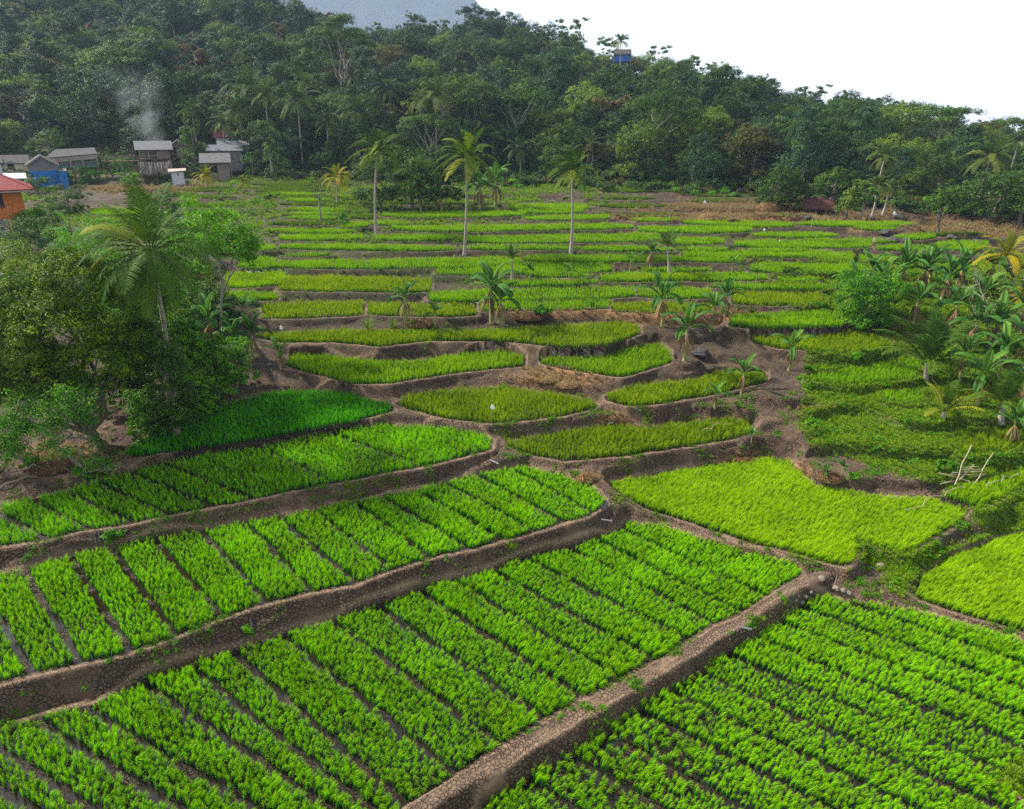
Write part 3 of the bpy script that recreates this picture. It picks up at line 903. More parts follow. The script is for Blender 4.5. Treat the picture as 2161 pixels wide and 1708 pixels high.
def leaves(g, pos, nrm, size, r, v, aspect=0.5, droop=0.0):
    """kite shaped leaves at pos (n,3), roughly facing nrm"""
    n = len(pos)
    nn_ = nrm + r.normal(0, 0.55, (n, 3))
    nn_ /= np.linalg.norm(nn_, axis=1)[:, None] + 1e-9
    t = r.normal(0, 1, (n, 3)); t[:, 2] -= droop
    t -= nn_ * (t * nn_).sum(1)[:, None]
    t /= np.linalg.norm(t, axis=1)[:, None] + 1e-9
    b = np.cross(nn_, t)
    s = (size * r.uniform(0.6, 1.35, n))[:, None]
    V = np.stack([pos - t * s * 0.5, pos + b * s * aspect * 0.5 + t * s * 0.02, pos + t * s * 0.55 - nn_ * s * 0.12, pos - b * s * aspect * 0.5 + t * s * 0.02], 1).reshape(-1, 3)
    g.add(V, np.arange(4 * n).reshape(n, 4), v)

def sph(r, n):
    d = r.normal(0, 1, (n, 3))
    return d / (np.linalg.norm(d, axis=1)[:, None] + 1e-9)

def crown_geo(g, lobes, n, leaf, seed, clump=0.32, aspect=0.5, flat=0.0, inner=0.35):
    """lobes (x,y,z,rx,ry,rz); leaves sit in clumps spread over and through each lobe"""
    r = np.random.default_rng(seed)
    lobes = np.array(lobes, float)
    area = (lobes[:, 3] * lobes[:, 4] + lobes[:, 3] * lobes[:, 5]); area /= area.sum()
    for L, a in zip(lobes, area):
        k = max(40, int(n * a))
        nc = max(6, int(k / 45))
        rad = L[3:6]
        cd = sph(r, nc)
        cd[:, 2] = np.where(cd[:, 2] < -0.45, -cd[:, 2] * 0.6, cd[:, 2])
        cr = r.uniform(inner, 1.0, nc) ** 0.45
        cc = L[:3] + cd * rad * cr[:, None]
        idx = r.integers(0, nc, k)
        cs = clump * float(np.mean(rad)) * r.uniform(0.6, 1.35, nc)
        ld = sph(r, k)
        lr = r.uniform(0.35, 1, k) ** 0.6
        off = ld * (cs[idx] * lr)[:, None]
        off[:, 2] *= 0.62
        pos = cc[idx] + off
        nrm = ld * 0.8 + cd[idx] * 0.5 + np.array([0, 0, 0.75 + flat])
        cv = r.uniform(0, 1, nc)
        v = np.clip(cv[idx] * 0.6 + r.uniform(0, 1, k) * 0.5 - 0.05, 0, 1)
        leaves(g, pos, nrm, leaf, r, v, aspect)

BARK = simple_mat('bark', (0.13, 0.105, 0.085), 0.9, 0.45, 5.0, 0.15, 0.5)
BARKP = simple_mat('pale_bark', (0.20, 0.18, 0.155), 0.9, 0.35, 5.0, 0.15, 0.5)
PALMBARK = simple_mat('palm_bark', (0.27, 0.235, 0.20), 0.9, 0.5, 7.0, 0.15, 0.6)
STEM = simple_mat('banana_stem', (0.20, 0.22, 0.07), 0.6, 0.6, 6.0, 0.3, 0.2)
DEAD = leaf_mat('dead_leaves', (0.10, 0.055, 0.03), (0.26, 0.16, 0.08), (0.38, 0.26, 0.14), 0.2, 0.8)

LM = {
    'dark': leaf_mat('leaves_dark', (0.008, 0.026, 0.006), (0.040, 0.098, 0.014), (0.120, 0.220, 0.026), 0.25),
    'mid': leaf_mat('leaves_mid', (0.014, 0.042, 0.006), (0.066, 0.150, 0.016), (0.175, 0.300, 0.028), 0.3),
    'light': leaf_mat('leaves_light', (0.040, 0.085, 0.010), (0.150, 0.250, 0.022), (0.300, 0.410, 0.040), 0.35),
    'olive': leaf_mat('leaves_olive', (0.034, 0.040, 0.008), (0.095, 0.100, 0.018), (0.190, 0.180, 0.035), 0.3),
    'rust': leaf_mat('leaves_rust', (0.060, 0.040, 0.014), (0.125, 0.090, 0.026), (0.20, 0.15, 0.05), 0.3),
    'bluish': leaf_mat('leaves_bluish', (0.006, 0.026, 0.014), (0.034, 0.098, 0.036), (0.095, 0.195, 0.055), 0.25),
    'fresh': leaf_mat('leaves_fresh', (0.020, 0.110, 0.003), (0.105, 0.320, 0.005), (0.270, 0.560, 0.010), 0.4),
    'mango': leaf_mat('leaves_mango', (0.016, 0.060, 0.002), (0.100, 0.200, 0.004), (0.420, 0.540, 0.008), 0.35),
}
def limb(r, a, b, ra, rb, sag=0.0, n=6, wob=0.06):
    a, b = np.asarray(a, float), np.asarray(b, float)
    t = np.linspace(0, 1, n)[:, None]
    L = np.linalg.norm(b - a)
    p = a + (b - a) * t
    p += np.sin(t * math.pi) * np.array([0, 0, sag]) + np.concatenate([np.zeros((1, 3)), r.normal(0, wob * L, (n - 2, 3)), np.zeros((1, 3))])
    return p, ra + (rb - ra) * t[:, 0]

def broad_tree(seed, h, cr, kind, leafmat, leaf=0.42, n=4200, bark=BARK, bole=0.35):
    """returns (trunk mesh, crown mesh) for a tree h tall with crown radius cr"""
    r = np.random.default_rng(seed)
    gt, gc = Geo(), Geo()
    lobes = []
    if kind == 'round':
        zc = h * (1 + bole) / 2
        rz = h * (1 - bole) / 2
        lobes.append((0, 0, zc, cr * 0.72, cr * 0.72, rz * 0.85))
        for k in range(r.integers(6, 9)):
            a = k * 2.4 + r.uniform(-.4, .4)
            q = r.uniform(0.45, 0.75) * cr
            s = r.uniform(0.36, 0.52) * cr
            lobes.append((math.cos(a) * q, math.sin(a) * q, zc + rz * r.uniform(-0.45, 0.7), s, s, s * 0.8))
        if bole < .15:
            for k in range(6):
                a = k * 1.047 + .3
                lobes.append((math.cos(a) * cr * .55, math.sin(a) * cr * .55, h * .20, cr * .42, cr * .42, h * .17))
    elif kind == 'tall':
        for k in range(6):
            z = h * (0.3 + 0.62 * k / 5)
            s = cr * (0.75 - 0.07 * k) * r.uniform(0.8, 1.1)
            lobes.append((r.normal(0, cr * 0.22), r.normal(0, cr * 0.22), z, s, s, s * 0.9))
    elif kind == 'umbrella':
        for k in range(r.integers(9, 12)):
            a = k * 2.4; q = cr * math.sqrt((k + 0.5) / 11) * 0.95
            s = cr * r.uniform(0.28, 0.42)
            lobes.append((math.cos(a) * q, math.sin(a) * q, h * (0.93 - 0.22 * (q / cr) ** 2 - r.uniform(0, 0.12)), s, s, s * 0.24))
    elif kind == 'sparse':
        for k in range(r.integers(9, 12)):
            a = k * 2.4; q = cr * r.uniform(0.2, 1.0)
            s = cr * r.uniform(0.2, 0.32)
            lobes.append((math.cos(a) * q, math.sin(a) * q, h * r.uniform(0.5, 1.0), s, s, s * 0.6))
    elif kind == 'feather':
        for k in range(9):
            a = k * 2.4; q = cr * r.uniform(0.3, 0.9)
            lobes.append((math.cos(a) * q, math.sin(a) * q, h * r.uniform(0.45, 0.95), cr * 0.3, cr * 0.3, h * 0.16))
    crown_geo(gc, lobes, n, leaf, seed + 5, clump=0.34 if kind in ('round', 'tall') else 0.6, flat=0.5 if kind == 'umbrella' else 0.0)
    top = np.array([r.normal(0, cr * 0.1), r.normal(0, cr * 0.1), h * (0.62 if kind != 'umbrella' else 0.5)])
    tr = 0.022 * h + 0.03
    p, rd = limb(r, (0, 0, -0.4), top, tr * 1.25, tr * 0.5, n=7, wob=0.012)
    gt.add(*tube(p, rd, 7))
    for L in lobes[:9]:
        st = p[r.integers(3, 6)]
        b, rb = limb(r, st, np.array(L[:3]) + np.array([0, 0, -L[5] * 0.2]), tr * (0.42 if kind in ('round', 'tall') else 0.34), tr * 0.10, sag=-0.04 * h, n=5, wob=0.04)
        gt.add(*tube(b, rb, 5))
    return gt.mesh('trunk', bark, True), gc.mesh('crown', leafmat)

# branching tree with visible twigs, for the plants close to the camera
def grow(seed, start, direc, length, rad, depth, spread=0.55, up=0.15, kids=3, shrink=0.68, gnarl=0.12):
    r = np.random.default_rng(seed)
    tubes, tips = [], []
    def rec(p, d, L, ra, dep):
        n = 5
        pts = [np.array(p, float)]
        dd = np.array(d, float)
        for k in range(n - 1):
            dd = dd + r.normal(0, gnarl, 3) + np.array([0, 0, up * 0.25])
            dd /= np.linalg.norm(dd)
            pts.append(pts[-1] + dd * L / (n - 1))
        pts = np.array(pts)
        tubes.append((pts, np.linspace(ra, ra * 0.6, n), 6 if dep > 1 else 4))
        if dep <= 1:
            tips.append((pts[-1], dd, L)); tips.append((pts[-3], dd, L))
        if dep <= 0:
            return
        for k in range(kids if dep > 1 else kids + 1):
            a = dd + r.normal(0, spread, 3) + np.array([0, 0, up])
            a /= np.linalg.norm(a)
            s = pts[-1] if k == 0 else pts[r.integers(2, n)]
            rec(s, a, L * shrink * r.uniform(0.75, 1.2), ra * 0.6, dep - 1)
    rec(start, direc, length, rad, depth)
    return tubes, tips

def sprigs(g, tips, r, per, size, rad, flat=0.8, aspect=0.45, col=None):
    P0 = np.array([t[0] for t in tips]); D = np.array([t[1] for t in tips])
    k = len(tips)
    idx = np.repeat(np.arange(k), per)
    off = r.normal(0, 1, (len(idx), 3)) * rad * np.array([1, 1, 0.5])
    cv = r.uniform(0, 1, k)
    v = np.clip(cv[idx] * 0.5 + r.uniform(0, 0.5, len(idx)), 0, 1)
    leaves(g, P0[idx] + off + D[idx] * rad * 0.4, np.zeros((len(idx), 3)) + np.array([0, 0, flat]) + off / rad * 0.3, size, r, v, aspect, droop=0.5)

# ------------------------------------------------------------------ coconut palms
def palm_mats():
    out = {}
    for nm, (a, b, c, rach) in {
        'green': ((0.025, 0.075, 0.006), (0.080, 0.170, 0.010), (0.22, 0.30, 0.02), (0.22, 0.22, 0.05)),
        'far': ((0.035, 0.075, 0.014), (0.095, 0.150, 0.024), (0.22, 0.24, 0.04), (0.18, 0.17, 0.07)),
        'yellow': ((0.11, 0.16, 0.004), (0.27, 0.29, 0.006), (0.55, 0.38, 0.010), (0.6, 0.4, 0.02)),
        'young': ((0.030, 0.080, 0.006), (0.10, 0.19, 0.010), (0.34, 0.34, 0.03), (0.34, 0.30, 0.05)),
    }.items():
        out[nm] = leaf_mat('fronds_' + nm, a, b, c, 0.3, 0.7)
    return out
PM = palm_mats()

def frond(g, base, az, el, L, r, pairs=34, ll=0.8, wid=0.05, segs=2, droop=1.0, wind=None, v=0.4, hang=0.7, rad=0.03):
    """one feather leaf: arching midrib with narrow leaflets on both sides"""
    n = 12
    d = np.array([math.cos(az) * math.cos(el), math.sin(az) * math.cos(el), math.sin(el)])
    p = [np.array(base, float)]
    w = np.zeros(3) if wind is None else np.array(wind, float)
    for k in range(n - 1):
        t = k / (n - 1)
        d = d + np.array([0, 0, -1]) * droop * 0.16 * (0.4 + t * 1.3) + w * 0.22 * t
        d /= np.linalg.norm(d)
        p.append(p[-1] + d * L / (n - 1))
    p = np.array(p)
    V, Q = tube(p, np.linspace(rad, rad * 0.25, n), 4)
    g.add(V, Q, min(1, v + 0.35))
    D = np.gradient(p, axis=0); D /= np.linalg.norm(D, axis=1)[:, None]
    side = np.cross(D, np.array([0, 0, 1.0])); side /= np.linalg.norm(side, axis=1)[:, None] + 1e-6
    ts = np.linspace(0.14, 0.995, pairs)
    pos = np.stack([np.interp(ts, np.linspace(0, 1, n), p[:, i]) for i in range(3)], 1)
    dr = np.stack([np.interp(ts, np.linspace(0, 1, n), D[:, i]) for i in range(3)], 1)
    sd = np.stack([np.interp(ts, np.linspace(0, 1, n), side[:, i]) for i in range(3)], 1)
    env = np.sin(np.clip(ts, 0, 1) * math.pi * 0.86 + 0.30) ** 0.7
    tw = r.uniform(-0.35, 0.35)
    for s in (-1, 1):
        ln = ll * env * r.uniform(0.85, 1.1, pairs)
        out = sd * s + dr * 0.75 + np.array([0, 0, 0.22 + tw * s]) + r.normal(0, 0.09, (pairs, 3))
        out /= np.linalg.norm(out, axis=1)[:, None]
        down = np.array([0, 0, -1.0]) * hang + w * 0.8
        prev = pos
        rows = [pos]
        dd = out.copy()
        for k in range(segs):
            dd = dd + down * (0.42 if segs > 1 else 0.35) * (k + 0.4)
            dd /= np.linalg.norm(dd, axis=1)[:, None]
            prev = prev + dd * (ln / segs)[:, None]
            rows.append(prev)
        wv = dr * wid
        vs, q = [], []
        for k, rw in enumerate(rows):
            f = [0.55, 1.0, 0.12][k] if segs == 2 else [0.8, 0.15][k]
            vs += [rw - wv * f, rw + wv * f]
        V = np.stack(vs, 1)
        m = len(vs)
        base_i = np.arange(pairs)[:, None] * m
        Q = np.concatenate([base_i + np.array([2 * k, 2 * k + 1, 2 * k + 3, 2 * k + 2])[None] for k in range(segs)], 0)
        vv = np.tile(np.clip(v + r.uniform(-0.12, 0.12, pairs), 0, 1), segs)
        g.add(V.reshape(-1, 3), Q, vv)

def palm_crown(seed, L, nf, near=False, wind=None, young=False, yellow=0.15, far=False):
    """list of frond geometries from the most upright to the oldest"""
    r = np.random.default_rng(seed)
    fr = []
    for k in range(nf):
        t = (k + 0.5) / nf
        el = math.radians((82 - 95 * t) if not young else (85 - 62 * t)) + r.normal(0, 0.09)
        az = k * 2.39996 + r.normal(0, 0.15)
        v = 0.10 + 0.55 * t ** 2 * r.uniform(0.5, 1.3) + (0.5 if r.uniform() < yellow * t * 2 else 0)
        g = Geo()
        frond(g, (math.cos(az) * 0.10, math.sin(az) * 0.10, 0.1 * (1 - t)), az, el, L * (0.72 + 0.4 * math.sin(t * 2.6)) * r.uniform(0.9, 1.08), r,
              pairs=46 if near else (20 if far else 30), ll=L * 0.21, wid=L * (0.0085 if near else (0.020 if far else 0.013)), segs=2, droop=(0.75 + 0.5 * t) if not young else 0.62,
              wind=wind, v=min(v, 1.0), hang=0.55 + 0.5 * t, rad=0.012 * L)
        fr.append(g)
    return fr

def merge(gs):
    g = Geo()
    for a in gs:
        for V, Q, v, t in zip(a.V, a.Q, a.v, a.tip):
            pass
        off = g.n
        g.V += a.V; g.Q += [q + off for q in a.Q]; g.v += a.v; g.tip += a.tip; g.n += a.n
    return g

def palm_trunk(h, lean, seed, r0=0.17, sweep=0.25):
    r = np.random.default_rng(seed)
    n = 26
    t = np.linspace(0, 1, n)
    x = lean[0] * (t ** 1.3) + sweep * np.sin(t * math.pi) * r.uniform(-1, 1)
    y = lean[1] * (t ** 1.3)
    z = -0.3 + t * (h + 0.3)
    rad = r0 * (1 - 0.42 * t) * (1 + 0.85 * np.exp(-t * h / 0.5)) * (1 + 0.05 * (np.arange(n) % 2))
    g = Geo()
    g.add(*tube(np.stack([x, y, z], 1), rad, 9))
    return g.mesh('trunk', PALMBARK, True)

def nuts(n, seed, mat, rad=0.13):
    r = np.random.default_rng(seed)
    out = Geo()
    u = np.linspace(0, math.pi, 6); w = np.linspace(0, 2 * math.pi, 9)[:-1]
    for k in range(n):
        c = np.array([math.cos(k * 2.4), math.sin(k * 2.4), 0]) * 0.27 + np.array([0, 0, -0.15 - 0.3 * r.uniform()])
        V = np.array([[math.sin(a) * math.cos(b), math.sin(a) * math.sin(b), 1.25 * math.cos(a)] for a in u for b in w]) * rad + c
        Q = [(i * 8 + j, i * 8 + (j + 1) % 8, (i + 1) * 8 + (j + 1) % 8, (i + 1) * 8 + j) for i in range(5) for j in range(8)]
        out.add(V, Q)
    return out.mesh('coconuts', mat, True)
NUTM = simple_mat('coconut_husk', (0.30, 0.27, 0.05), 0.5, 0.3, 4)

# ------------------------------------------------------------------ banana plants
BM = leaf_mat('banana_leaves', (0.018, 0.085, 0.012), (0.060, 0.180, 0.022), (0.16, 0.31, 0.035), 0.35, 0.6)
def banana_leaf(g, base, az, el, L, W, r, v, tear=0.4):
    n = 11
    d = np.array([math.cos(az) * math.cos(el), math.sin(az) * math.cos(el), math.sin(el)])
    p = [np.array(base, float)]
    for k in range(n - 1):
        t = k / (n - 1)
        d = d + np.array([0, 0, -1]) * (0.05 + 0.26 * t) * r.uniform(0.8, 1.2)
        d /= np.linalg.norm(d)
        p.append(p[-1] + d * L / (n - 1))
    p = np.array(p)
    V, Q = tube(p, np.linspace(0.035, 0.010, n), 4)
    g.add(V, Q, 0.95)
    m = 26
    ts = np.linspace(0.16, 1, m)
    c = np.stack([np.interp(ts, np.linspace(0, 1, n), p[:, i]) for i in range(3)], 1)
    D = np.gradient(c, axis=0); D /= np.linalg.norm(D, axis=1)[:, None]
    S = np.cross(D, np.array([0, 0, 1.0])); S /= np.linalg.norm(S, axis=1)[:, None] + 1e-6
    U = np.cross(S, D)
    wd = W * 0.5 * np.sin(np.clip((ts - 0.13) / 0.9, 0, 1) * math.pi) ** 0.5
    for s in (-1, 1):
        k = 0
        while k < m - 1:
            e = min(m - 1, k + (int(r.integers(2, 6)) if r.uniform() < tear else int(r.integers(6, 12))))
            sag = r.uniform(-0.05, 0.5) if tear > 0 else 0.12
            i = np.arange(k, e + 1)
            gap = np.zeros(len(i)); gap[-1] = -0.012 * (r.uniform() < tear) * 6
            a = c[i]
            lift = U[i] * (wd[i] * 0.28)[:, None]
            b = c[i] + S[i] * s * (wd[i] * 0.55)[:, None] + lift
            z = c[i] + S[i] * s * wd[i][:, None] * (1 - 0.25 * abs(sag)) + lift - np.array([0, 0, 1]) * (wd[i] * sag)[:, None] + D[i] * gap[:, None] * 3
            V = np.concatenate([a, b, z])
            q = len(i)
            Q = [(j, j + 1, q + j + 1, q + j) for j in range(q - 1)] + [(q + j, q + j + 1, 2 * q + j + 1, 2 * q + j) for j in range(q - 1)]
            g.add(V, Q, np.clip(v + r.uniform(-0.12, 0.12), 0, 1))
            k = e

def banana_meshes(seed, h, nl, L, tear=0.5, dead=True):
    r = np.random.default_rng(seed)
    gs, gl, gd = Geo(), Geo(), Geo()
    st = h * 0.62
    p = np.array([[0, 0, -0.2], [0.02, 0, st * 0.5], [r.normal(0, .05), r.normal(0, .05), st]])
    p = np.stack([np.interp(np.linspace(0, 1, 8), [0, .5, 1], p[:, i]) for i in range(3)], 1)
    gs.add(*tube(p, np.linspace(0.13, 0.06, 8) * (h / 3) ** 0.5, 8))
    for k in range(nl):
        t = k / max(1, nl - 1)
        banana_leaf(gl, p[-1] - np.array([0, 0, 0.1 * t]), k * 2.39996 + r.normal(0, .2), math.radians(86 - 62 * t) + r.normal(0, .08), L * r.uniform(.85, 1.1) * (0.7 if k == 0 else 1), L * 0.27, r, 0.3 + 0.5 * r.uniform() * (1 - t) + (0.25 if k < 2 else 0), 0 if k == 0 else tear)
    if dead:
        for k in range(5):
            banana_leaf(gd, p[-2], k * 1.35 + r.uniform(0, 1), math.radians(-50 + r.normal(0, 8)), L * 0.62, L * 0.12, r, r.uniform(0.1, .9), 0.9)
    return gs.mesh('pseudostem', STEM, True), gl.mesh('crown', BM), (gd.mesh('dead_leaves', DEAD) if dead else None)
# ------------------------------------------------------------------ the forest on the hill
KINDS_ = [  # seed, height, crown radius, kind, leaf material, leaf size, leaves, bark, label phrase, weight
    (1, 10.5, 4.6, 'round', 'dark', 0.29, 12675, BARK, 'round dark green broadleaf tree', 1.7),
    (2, 9.5, 4.9, 'round', 'mid', 0.29, 12675, BARK, 'round mid green broadleaf tree', 1.6),
    (3, 11.5, 4.2, 'tall', 'bluish', 0.29, 10140, BARK, 'tall blue green broadleaf tree', 1.2),
    (4, 9.0, 4.3, 'round', 'olive', 0.29, 10920, BARK, 'round olive brown tinted tree', 0.75),
    (5, 10.0, 3.8, 'tall', 'mid', 0.29, 8190, BARK, 'tall bushy mid green tree', 1.2),
    (6, 12.5, 6.0, 'umbrella', 'mid', 0.34, 5200, BARKP, 'flat topped spreading tree with pale branches', 0.35),
    (7, 11.0, 3.8, 'sparse', 'light', 0.38, 3200, BARKP, 'thin pale trunked tree with sparse light leaves', 0.4),
    (8, 8.0, 4.6, 'round', 'dark', 0.29, 10140, BARK, 'low wide dark green tree', 1.2),
    (9, 9.5, 4.2, 'round', 'light', 0.29, 10140, BARK, 'round light green broadleaf tree', 1.3),
    (10, 9.0, 3.8, 'sparse', 'rust', 0.40, 2200, BARKP, 'thin half bare tree with rusty leaves', 0.28),
    (11, 10.0, 4.8, 'round', 'bluish', 0.29, 12675, BARK, 'round blue green broadleaf tree', 1.4),
]
VAR = []
for s, h, cr, kd, lm, lf, n, bk, ph, w in KINDS_:
    tm, cm = broad_tree(s * 31, h, cr, kd, LM[lm], lf, n, bk, .12)
    VAR.append((tm, cm, ph, w, h, cr))
W_ = np.array([v[3] for v in VAR]); W_ /= W_.sum()
# one merged mesh of each kind for the uncountable rest of the wood
def joined(tm, cm):
    o = []
    V = np.concatenate([np.array([v.co for v in tm.vertices]), np.array([v.co for v in cm.vertices])])
    nt_ = len(tm.vertices)
    Q = np.concatenate([np.array([p.vertices[:] for p in tm.polygons]), np.array([p.vertices[:] for p in cm.polygons]) + nt_])
    v = np.concatenate([np.full(len(tm.polygons), .5), np.array([a.value for a in cm.attributes['v'].data])])
    mi = np.concatenate([np.zeros(len(tm.polygons)), np.ones(len(cm.polygons))])
    return mesh_np('forest_tree', V, Q, [tm.materials[0], cm.materials[0]], fattr={'v': v}, matidx=mi)
FOR_COLL = proto_collection('forest_tree', [joined(v[0], v[1]) for v in VAR])

def forest():
    pts = []
    y = 102.0
    while y < 450:
        sp = 6.4 * (1 + (y - 110) / 900)
        q0, q1 = -0.98, 0.98
        x = q0 * y
        while x < q1 * y:
            pts.append((x + R.uniform(-.42, .42) * sp, y + R.uniform(-.42, .42) * sp))
            x += sp
        y += sp * 0.85
    p = np.array(pts)
    hz, t = hill(p[:, 0], p[:, 1])
    zz = zfun(p[:, 0], p[:, 1])
    px, py, fd = proj(p[:, 0], p[:, 1], zz)
    ok = (t > 0.0) & (t < 1.04) & (px > -120) & (px < 2290) & (py > -190)
    # leave the village and the clearing round the blue hut open
    for cx, cyy, rx, ry in [(90, 352, 140, 30), (330, 352, 210, 26), (460, 345, 90, 26), (1308, 104, 22, 9)]:
        ok &= ~((((px - cx) / rx) ** 2 + ((py - cyy) / ry) ** 2) < 1)
    p, zz, t, px, py, fd = p[ok], zz[ok], t[ok], px[ok], py[ok], fd[ok]
    n = len(p)
    kind = rng.choice(len(VAR), n, p=W_)
    # stands of one kind, as on the real slope
    cl = fbm(p[:, 0] / 30, p[:, 1] / 30, 111)
    kind = np.where((cl > 0.22) & (rng.uniform(0, 1, n) < .5), 8, kind)
    kind = np.where((cl < -0.22) & (rng.uniform(0, 1, n) < .6), 10, kind)
    kind = np.where((t > 0.93) & (rng.uniform(0, 1, n) < 0.12), 6, kind)
    kind = np.where((px < 700) & np.isin(kind, [6, 8]) & (rng.uniform(0, 1, n) < .6), 2, kind)
    scl = rng.choice([.62, .8, .95, 1.1, 1.3, 1.5], n, p=[.12, .22, .26, .2, .13, .07]) * rng.uniform(.93, 1.07, n) * (1 + 0.10 * (fd > 260))
    scl *= np.where(t < 0.06, 0.78, 1.0)
    scl *= 1 - 0.25 * sstep(1500, 2100, px)
    rz = rng.uniform(0, 6.28, n)
    # visibility: how much of each crown clears the ones before it (a rough skyline sweep, near to far)
    H_ = np.array([v[4] for v in VAR])[kind] * scl
    CR_ = np.array([v[5] for v in VAR])[kind] * scl
    order = np.argsort(fd)
    colm = np.full(2700, 1e4)
    vis = np.zeros(n)
    for i in order:
        _, pt, f_ = proj(p[i, 0], p[i, 1], zz[i] + H_[i])
        w = FPX * CR_[i] / f_
        a, b = int(max(0, px[i] - w + 250)), int(min(2699, px[i] + w + 250))
        if b <= a:
            continue
        seg = colm[a:b]
        bot = pt + 2 * w
        vis[i] = np.clip(np.minimum(seg, bot) - pt, 0, None).sum()
        colm[a:b] = np.minimum(seg, pt + w * 0.25)
    cand = np.where((px > -20) & (px < 2180) & (py - 0 > -60), vis, 0)
    big = np.argsort(-cand)[:285]
    isb = np.zeros(n, bool); isb[big] = True
    def where(i):
        x = px[i]
        s = ['far left', 'left', 'centre left', 'centre', 'centre right', 'right', 'far right'][int(min(6, max(0, x / 2161 * 7)))]
        u = t[i]
        b = 'foot' if u < 0.12 else ('lower slope' if u < 0.4 else ('upper slope' if u < 0.85 else 'ridge'))
        return s, b
    for i in big:
        tm, cm, ph, w, h, cr = VAR[kind[i]]
        s, b = where(i)
        lab = '%s%s %s, %s' % ('small ' if scl[i] < .88 else ('large ' if scl[i] > 1.08 else ''), ph, {'foot': 'at the wood foot', 'lower slope': 'low on the slope', 'upper slope': 'high on the slope', 'ridge': 'on the ridge'}[b], s)
        e = thing('forest_tree', (p[i, 0], p[i, 1], zz[i]), lab, 'tree', '%s at the %s, %s' % (ph, b, s), rz[i], float(scl[i]))
        link('trunk', tm, e); link('crown', cm, e)
    r = ~isb
    scatter('forest', FOR_COLL, np.stack([p[r, 0], p[r, 1], zz[r]], 1), np.stack([np.zeros(r.sum()), np.zeros(r.sum()), rz[r]], 1), scl[r], kind[r],
            'dense mixed tropical wood filling the hillside behind the separate trees', 'forest')
    print('forest', n, 'separate', len(big))
forest()

# ------------------------------------------------------------------ palms
PALMS = {}
def palm_variant(key, seed, L, nf, mat, **kw):
    fr = palm_crown(seed, L, nf, **kw)
    PALMS[key] = (merge(fr).mesh('crown', PM[mat]), L)
palm_variant('fa', 21, 3.9, 24, 'far', far=True)
palm_variant('fb', 22, 3.9, 22, 'far', far=True, wind=(-0.25, 0, 0))
palm_variant('fc', 23, 3.9, 20, 'far', far=True, wind=(0.2, 0, 0), yellow=0.25)
palm_variant('wa', 24, 3.9, 24, 'young', wind=(-0.85, 0.1, 0.1), yellow=0.3)
palm_variant('wb', 25, 3.9, 24, 'young', wind=(-0.7, 0.1, 0.15), yellow=0.25)
palm_variant('wc', 26, 3.9, 22, 'young', wind=(-1.0, 0.0, 0.1), yellow=0.3)
palm_variant('ya', 27, 3.9, 20, 'yellow', yellow=0.4)
palm_variant('yb', 28, 3.9, 18, 'yellow', yellow=0.2, wind=(-0.3, 0, 0))
palm_variant('ga', 29, 3.9, 16, 'young', young=True, yellow=0.12, wind=(-0.35, 0, 0))
palm_variant('gb', 30, 3.9, 14, 'young', young=True, yellow=0.35)
palm_variant('gc', 31, 3.9, 15, 'green', young=True, wind=(-0.6, 0, 0), yellow=0.05)

def palm(var, cx, cyp, rpx, base=None, Y=None, label='', name='coconut_palm', group=None, coco=False, r0=0.17, rz=None, sweep=0.25):
    """crown centre at pixel (cx, cyp), frond reach rpx pixels; foot at pixel base or at distance Y"""
    d = ray(cx, cyp)
    if base is not None:
        g = ground(*base)
    else:
        x = d[0] / d[1] * Y
        g = Vector((x, Y, gz(x, Y)))
    t = g.y / d[1]
    top = Vector((d[0] * t, g.y, CAM_H + d[2] * t))
    h = max(0.35, top.z - g.z)
    e = thing(name, g, label, 'palm', group)
    lx = top.x - g.x
    link('trunk', palm_trunk(h, (lx, 0), int(cx * 7 + cyp), r0, sweep if h > 3 else 0), e)
    me, L = PALMS[var]
    _, _, fd = proj(top.x, top.y, top.z)
    s = rpx / FPX * fd / L
    link('crown', me, e, loc=(lx, 0, h), rot=(0, 0, R.uniform(-.3, .3) if var[0] in 'wg' else R.uniform(0, 6.28)), scale=s)
    if coco:
        link('coconuts', nuts(9, int(cx), NUTM, 0.13), e, loc=(lx, 0, h))
    return e

palm('wa', 797, 318, 66, base=(795, 497), label='wind bent coconut palm on a thin leaning trunk, leftmost of the three on the terraces', group='tall coconut palms on the terraces', coco=True)
palm('wb', 985, 335, 76, base=(980, 538), label='tallest wind bent coconut palm, middle of the three on the terraces', group='tall coconut palms on the terraces', coco=True)
palm('wc', 1206, 360, 62, base=(1205, 530), label='wind swept coconut palm with ragged yellow fronds, rightmost of the three on the terraces', group='tall coconut palms on the terraces', coco=True)
palm('ya', 712, 376, 37, base=(712, 432), label='small yellow coconut palm left of the dense dark trees', r0=.13)
palm('ya', 435, 373, 30, base=(437, 400), label='small yellow coconut palm in front of the wooden shed', r0=.13)
palm('yb', 513, 386, 26, base=(512, 410), label='smallest yellow coconut palm, just right of the shed', r0=.13)
palm('ya', 2125, 540, 66, base=(2140, 625), label='large golden yellow palm cut by the right edge of the photo', r0=.16)
palm('yb', 2168, 628, 60, Y=54, label='yellow brown palm crown at the right edge under the golden palm', r0=.16)
palm('gb', 1080, 545, 34, base=(1081, 592), label='young coconut palm with upright yellow fronds on the middle terraces', r0=.13)
palm('gc', 1408, 520, 44, base=(1413, 578), label='dark young coconut palm bent by the wind near bananas', r0=.15)
palm('ga', 1955, 765, 125, base=(1953, 808), label='big trunkless young coconut palm with green fronds by the right slope', r0=.16)
palm('gb', 1992, 868, 74, base=(1990, 888), label='small yellow green coconut palm below the big trunkless one', r0=.14)
palm('ga', 2118, 850, 96, base=(2112, 885), label='young coconut palm at the right edge behind bare earth', r0=.15)
